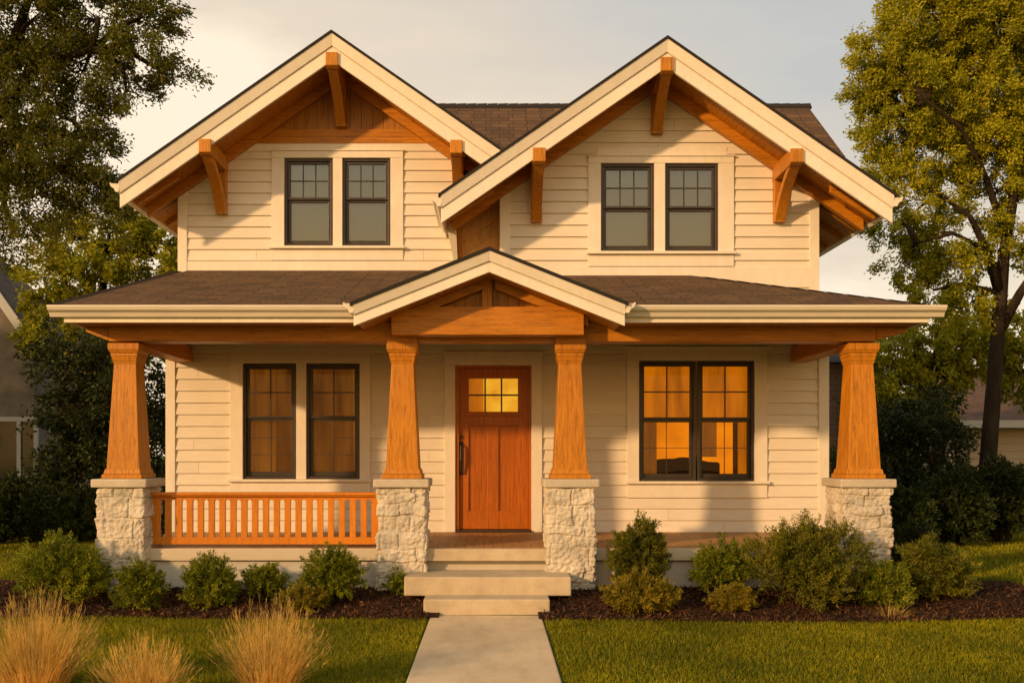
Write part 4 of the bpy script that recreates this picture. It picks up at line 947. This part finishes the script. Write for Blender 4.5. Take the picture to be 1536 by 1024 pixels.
# right tree
Yt = 16.0
tk = [P3(1478, 800, Yt, 0.155), P3(1482, 690, Yt, 0.137), P3(1492, 560, Yt, 0.122), P3(1500, 450, Yt, 0.115), P3(1506, 380, Yt, 0.092), P3(1520, 300, Yt, 0.074), P3(1530, 180, Yt, 0.059), P3(1540, 40, Yt, 0.037)]
tk[0] = (tk[0][0], Yt, 0.0, 0.19)
lm = [[P3(1500, 440, Yt, 0.096), P3(1480, 375, Yt - 0.2, 0.063), P3(1455, 325, Yt - 0.4, 0.044), P3(1420, 300, Yt - 0.5, 0.022)],
      [P3(1497, 500, Yt, 0.096), P3(1530, 440, Yt - 0.1, 0.074), P3(1570, 380, Yt - 0.2, 0.052), P3(1620, 300, Yt - 0.2, 0.030)],
      [P3(1510, 360, Yt, 0.067), P3(1480, 270, Yt - 0.2, 0.052), P3(1440, 190, Yt - 0.5, 0.037), P3(1390, 150, Yt - 0.7, 0.018)],
      [P3(1520, 300, Yt, 0.059), P3(1560, 220, Yt, 0.044), P3(1600, 120, Yt, 0.022)],
      [P3(1480, 375, Yt - 0.2, 0.044), P3(1430, 350, Yt - 0.4, 0.030), P3(1375, 365, Yt - 0.6, 0.015)]]
bl = [lobe(1400, 30, 70, Yt), lobe(1330, 75, 40, Yt), lobe(1370, 120, 60, Yt), lobe(1322, 130, 30, Yt), lobe(1470, 60, 80, Yt), lobe(1450, 150, 70, Yt), lobe(1345, 195, 45, Yt), lobe(1305, 140, 14, Yt), lobe(1420, 220, 55, Yt), lobe(1510, 200, 70, Yt),
      lobe(1340, 262, 36, Yt), lobe(1375, 315, 34, Yt) + (0.5,), lobe(1490, 290, 50, Yt) + (0.5,), lobe(1340, 335, 26, Yt) + (0.5,), lobe(1400, 370, 40, Yt) + (0.5,), lobe(1355, 395, 22, Yt) + (0.5,), lobe(1440, 400, 40, Yt) + (0.5,), lobe(1400, 435, 26, Yt) + (0.5,), lobe(1520, 370, 45, Yt) + (0.5,), lobe(1455, 455, 26, Yt) + (0.5,),
      lobe(1600, 60, 90, Yt), lobe(1600, 220, 90, Yt), lobe(1620, 360, 70, Yt), lobe(1450, -60, 90, Yt), lobe(1560, -80, 100, Yt)]
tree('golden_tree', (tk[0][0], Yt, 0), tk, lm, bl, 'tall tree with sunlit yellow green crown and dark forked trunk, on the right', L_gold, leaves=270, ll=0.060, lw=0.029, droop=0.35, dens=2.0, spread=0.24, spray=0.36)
def simple_tree(name, px, Y, ytop, blobs, label, mat, **kw):
    b = (fx(px, Y), Y, gz(fx(px, Y), Y)); zt_ = fz(ytop, Y)
    tk = [(b[0], Y, b[2] - 0.1, 0.18), (b[0] + 0.1, Y, b[2] + 0.35 * (zt_ - b[2]), 0.14), (b[0], Y, b[2] + 0.7 * (zt_ - b[2]), 0.09), (b[0] + 0.1, Y, b[2] + 0.92 * (zt_ - b[2]), 0.03)]
    return tree(name, b, tk, [], blobs, label, mat, **kw)
Y = 19.0
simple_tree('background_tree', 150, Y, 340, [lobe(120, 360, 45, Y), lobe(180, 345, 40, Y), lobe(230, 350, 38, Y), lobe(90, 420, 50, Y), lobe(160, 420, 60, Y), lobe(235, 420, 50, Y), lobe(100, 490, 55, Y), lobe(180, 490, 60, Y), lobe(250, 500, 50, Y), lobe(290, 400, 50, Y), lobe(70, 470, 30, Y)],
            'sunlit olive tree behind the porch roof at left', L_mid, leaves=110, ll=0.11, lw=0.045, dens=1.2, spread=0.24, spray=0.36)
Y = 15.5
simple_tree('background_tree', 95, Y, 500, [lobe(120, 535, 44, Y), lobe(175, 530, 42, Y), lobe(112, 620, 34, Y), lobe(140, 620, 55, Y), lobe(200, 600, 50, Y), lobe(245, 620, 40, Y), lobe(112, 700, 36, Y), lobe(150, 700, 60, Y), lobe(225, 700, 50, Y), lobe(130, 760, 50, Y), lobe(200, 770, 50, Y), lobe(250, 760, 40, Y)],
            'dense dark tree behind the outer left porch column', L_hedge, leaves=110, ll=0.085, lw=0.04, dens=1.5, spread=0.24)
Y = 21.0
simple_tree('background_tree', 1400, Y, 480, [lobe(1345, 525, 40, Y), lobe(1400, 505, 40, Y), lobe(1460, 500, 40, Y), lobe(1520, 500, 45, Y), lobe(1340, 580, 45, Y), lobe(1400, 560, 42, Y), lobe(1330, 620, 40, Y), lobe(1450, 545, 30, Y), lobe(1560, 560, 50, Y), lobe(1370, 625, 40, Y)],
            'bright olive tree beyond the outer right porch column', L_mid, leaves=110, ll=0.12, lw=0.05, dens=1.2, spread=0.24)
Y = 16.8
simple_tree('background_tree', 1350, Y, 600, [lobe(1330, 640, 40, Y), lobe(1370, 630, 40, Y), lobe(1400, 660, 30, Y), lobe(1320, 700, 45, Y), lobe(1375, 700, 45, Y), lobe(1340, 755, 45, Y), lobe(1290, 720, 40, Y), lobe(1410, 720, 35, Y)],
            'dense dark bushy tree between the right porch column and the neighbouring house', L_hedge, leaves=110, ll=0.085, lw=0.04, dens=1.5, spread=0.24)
Y = 13.6  # unseen tree, added to cast shade on the left neighbour's wall
tree('background_tree', (-17.0, Y, 0), [(-17.0, Y, -0.1, 0.2), (-16.9, Y, 1.6, 0.16), (-17.0, Y, 3.6, 0.1), (-16.9, Y, 4.4, 0.04)], [], [(-17.0 + a, Y + b, c * 1.06, 1.35, 1.35, 1.15) for a, b, c in ((0, 0, 5.2), (1.3, 0.2, 4.2), (-1.3, 0.3, 4.2), (0.2, -1.2, 4.0), (0.1, 1.3, 4.1), (1.5, 0.3, 2.4), (-1.4, 0, 2.5), (0, 1.2, 2.3), (0, -1.2, 2.4))],
     'round dark tree added out of view at left to shade the neighbouring house', L_hedge, leaves=110, ll=0.09, lw=0.045, dens=1.3, spread=0.24)
# hedges
HG = 'hedge bushes along the right side of the yard'
for i, (px0, px1, yt_, Y, lb) in enumerate(((1385, 1475, 700, 13.9, 'dark hedge bush left of the trunk of the tall right tree'), (1440, 1560, 690, 14.4, 'dark hedge bush at the right edge of the yard, before the tall tree'), (1300, 1400, 735, 13.6, 'low dark hedge bush nearest the outer right stone pier'))):
    shrub_px('hedge_bush', px0, px1, yt_, Y, lb, cat='hedge', mat=L_hedge, n=900, k=60, ll=0.07, lw=0.028, group=HG, rag=1.2)
HG = 'hedge bushes along the left side of the yard'
for i, (px0, px1, yt_, Y, lb) in enumerate(((-60, 60, 720, 14.2, 'dark hedge bush below the window of the house at left'), (40, 160, 735, 14.6, 'dark hedge bush left of the outer left stone pier'))):
    shrub_px('hedge_bush', px0, px1, yt_, Y, lb, cat='hedge', mat=L_hedge, n=900, k=60, ll=0.07, lw=0.028, group=HG, rag=1.2)

# ------------------------------------------------------------------ neighbouring houses
NW = mk('weathered_stucco', (0.17, 0.145, 0.12), 0.9, 0.2, 3, 0.3); NT = mk('weathered_white_trim', (0.42, 0.42, 0.42), 0.7)
Y = 20.0; n_ = thing('neighbour_house', (-13, Y, 0), 'grey stucco house with white gable trim and window, at the left edge', 'house')
xr_ = fx(62, Y); ap = (fx(-75, Y), fz(315, Y)); ez_ = fz(508, Y)
wl = MB(); xl_ = 2 * ap[0] - xr_
wl.prism([(xl_, -0.2), (xr_ - 0.15, -0.2), (xr_ - 0.15, ez_ + 0.1), (ap[0], ap[1] - 0.15), (xl_, ez_ + 0.1)], lambda u, z, d: (u, d, z), Y, Y + 0.9); wl.box(-21, xl_ + 2.2, Y + 0.91, Y + 9, -0.2, ez_ - 0.3); wl.build('wall', NW, n_)
rr_ = MB()
for s in (-1, 1):
    xe = xr_ if s > 0 else xl_
    q = [(ap[0], Y - 0.4, ap[1] - 0.1), (xe, Y - 0.4, ez_ - 0.1), (xe, Y + 0.95, ez_ - 0.1), (ap[0], Y + 0.95, ap[1] - 0.1), (ap[0], Y - 0.4, ap[1] + 0.05), (xe, Y - 0.4, ez_ + 0.05), (xe, Y + 0.95, ez_ + 0.05), (ap[0], Y + 0.95, ap[1] + 0.05)]
    rr_.hexa(q if s > 0 else [q[1], q[0], q[3], q[2], q[5], q[4], q[7], q[6]])
rr_.hexa([(-21.5, Y + 0.96, ez_ - 0.29), (xl_ + 2.6, Y + 0.96, ez_ - 0.29), (xl_ + 2.6, Y + 9.4, ez_ - 0.29), (-21.5, Y + 9.4, ez_ - 0.29), (-20, Y + 5, ez_ + 2.6), (xl_ + 0.5, Y + 5, ez_ + 2.6), (xl_ + 0.5, Y + 5.2, ez_ + 2.6), (-20, Y + 5.2, ez_ + 2.6)])
nr = rr_.build('roof', mk('weathered_roof', (0.11, 0.085, 0.07), 0.9, 0.2, 6, 0.3), n_)
ff = MB()
for s in (-1, 1):
    xe = xr_ if s > 0 else xl_
    q = [(ap[0], Y - 0.46, ap[1] - 0.30), (xe, Y - 0.46, ez_ - 0.30), (xe, Y - 0.402, ez_ - 0.30), (ap[0], Y - 0.402, ap[1] - 0.30), (ap[0], Y - 0.46, ap[1] + 0.0), (xe, Y - 0.46, ez_ + 0.0), (xe, Y - 0.402, ez_ + 0.0), (ap[0], Y - 0.402, ap[1] + 0.0)]
    ff.hexa(q if s > 0 else [q[1], q[0], q[3], q[2], q[5], q[4], q[7], q[6]])
ff.build('fascia', NT, nr)
wf = MB(); a, b, c0, c1 = fx(-28, Y), fx(58, Y), fz(722, Y), fz(632, Y)
for (p, q) in ((a, a + 0.08), (fx(27, Y), fx(33, Y)), (b - 0.08, b)): wf.box(p, q, Y - 0.06, Y - 0.001, c0, c1)
wf.box(a, b, Y - 0.065, Y - 0.001, c1, c1 + 0.1); wf.box(a - 0.05, b + 0.05, Y - 0.09, Y - 0.001, c0 - 0.1, c0)
wo = wf.build('window', NT, n_); MB().box(a + 0.081, b - 0.081, Y - 0.02, Y - 0.002, c0 + 0.001, c1 - 0.001).build('pane', mk('dark_pane', (0.012, 0.012, 0.012), 0.1, 0.5), wo)
# right neighbour: low hipped house
Y = 25.0; n_ = thing('neighbour_house', (14, Y, 0), 'low beige house with brown hipped roof behind the right tree', 'house')
x0, x1 = fx(1425, Y), fx(1800, Y); ez_ = fz(632, Y); NB2 = paint('beige_siding', (0.42, 0.34, 0.26), (0.3, 1, 2))
wl = MB(); siding(wl, front(Y), k(x0), k(x1), -0.2, ez_ + 0.02, exp=0.2, lap=0.02); wl.quad((x0, Y, -0.2), (x0, Y + 9, -0.2), (x0, Y + 9, ez_), (x0, Y, ez_)); wl.build('wall', NB2, n_)
hr = MB(); e0, e1, ya, yb2 = x0 - 0.5, x1 + 0.5, Y - 0.5, Y + 9.5; rz = fz(556, Y + 3); rx_0, rx_1 = fx(1478, Y + 3), x1 - 2.5; rym = Y + 4.5
SH2 = shingle('neighbour_shingle', (0.15, 0.085, 0.055), (0.10, 0.06, 0.042), (0.06, 0.045, 0.035))
hr.quad((e0, ya, ez_), (e1, ya, ez_), (rx_1, rym, rz), (rx_0, rym, rz), uv=[(0, 0), (9, 0), (7, 4), (2, 4)]); hr.quad((e0, yb2, ez_), (e0, ya, ez_), (rx_0, rym, rz), uv=[(0, 0), (9, 0), (4.5, 4)])
hr.quad((e1, yb2, ez_), (e0, yb2, ez_), (rx_0, rym, rz), (rx_1, rym, rz), uv=[(0, 0), (9, 0), (7, 4), (2, 4)]); hr.quad((e1, ya, ez_), (e1, yb2, ez_), (rx_1, rym, rz), uv=[(0, 0), (9, 0), (4.5, 4)])
nr = hr.build('roof', SH2, n_); MB().box(e0, e1, ya - 0.03, ya - 0.002, ez_ - 0.18, ez_ + 0.02).build('fascia', NT, nr); MB().box(e0, e1, ya, Y - 0.03, ez_ - 0.15, ez_ - 0.13).build('soffit', NT, nr)
# brick outbuilding seen between the house and the right column
Y = 21.5; n_ = thing('outbuilding', (11, Y, 0), 'dim mauve brick garage glimpsed between the house and the outer right column', 'garage')
def brick():
    m = Mat('mauve_brick', 0.9, 0.2); br = m.n('ShaderNodeTexBrick'); mpn = m.n('ShaderNodeMapping'); mpn.inputs['Rotation'].default_value = (R(90), 0, 0); m.l(m.tc.outputs['Object'], mpn.inputs[0]); m.l(mpn.outputs[0], br.inputs['Vector'])
    br.inputs['Scale'].default_value = 1; br.inputs['Brick Width'].default_value = 0.4; br.inputs['Row Height'].default_value = 0.13; br.inputs['Mortar Size'].default_value = 0.012
    br.inputs['Color1'].default_value = (0.20, 0.125, 0.10, 1); br.inputs['Color2'].default_value = (0.15, 0.105, 0.09, 1); br.inputs['Mortar'].default_value = (0.10, 0.08, 0.07, 1)
    m.color(br.outputs['Color']); return m.m
xa, xb = fx(1228, Y), fx(1325, Y); zt_ = fz(545, Y)
MB().box(xa, xb, Y, Y + 5, -0.2, zt_).build('wall', brick(), n_)
q = MB(); q.hexa([(xa - 0.3, Y - 0.3, zt_ + 0.001), (xb + 0.3, Y - 0.3, zt_ + 0.001), (xb + 0.3, Y + 5.3, zt_ + 0.001), (xa - 0.3, Y + 5.3, zt_ + 0.001), (xa + 0.4, Y + 2.2, zt_ + 0.7), (xb - 0.4, Y + 2.2, zt_ + 0.7), (xb - 0.4, Y + 2.8, zt_ + 0.7), (xa + 0.4, Y + 2.8, zt_ + 0.7)])
q.build('roof', SH_EDGE, n_)
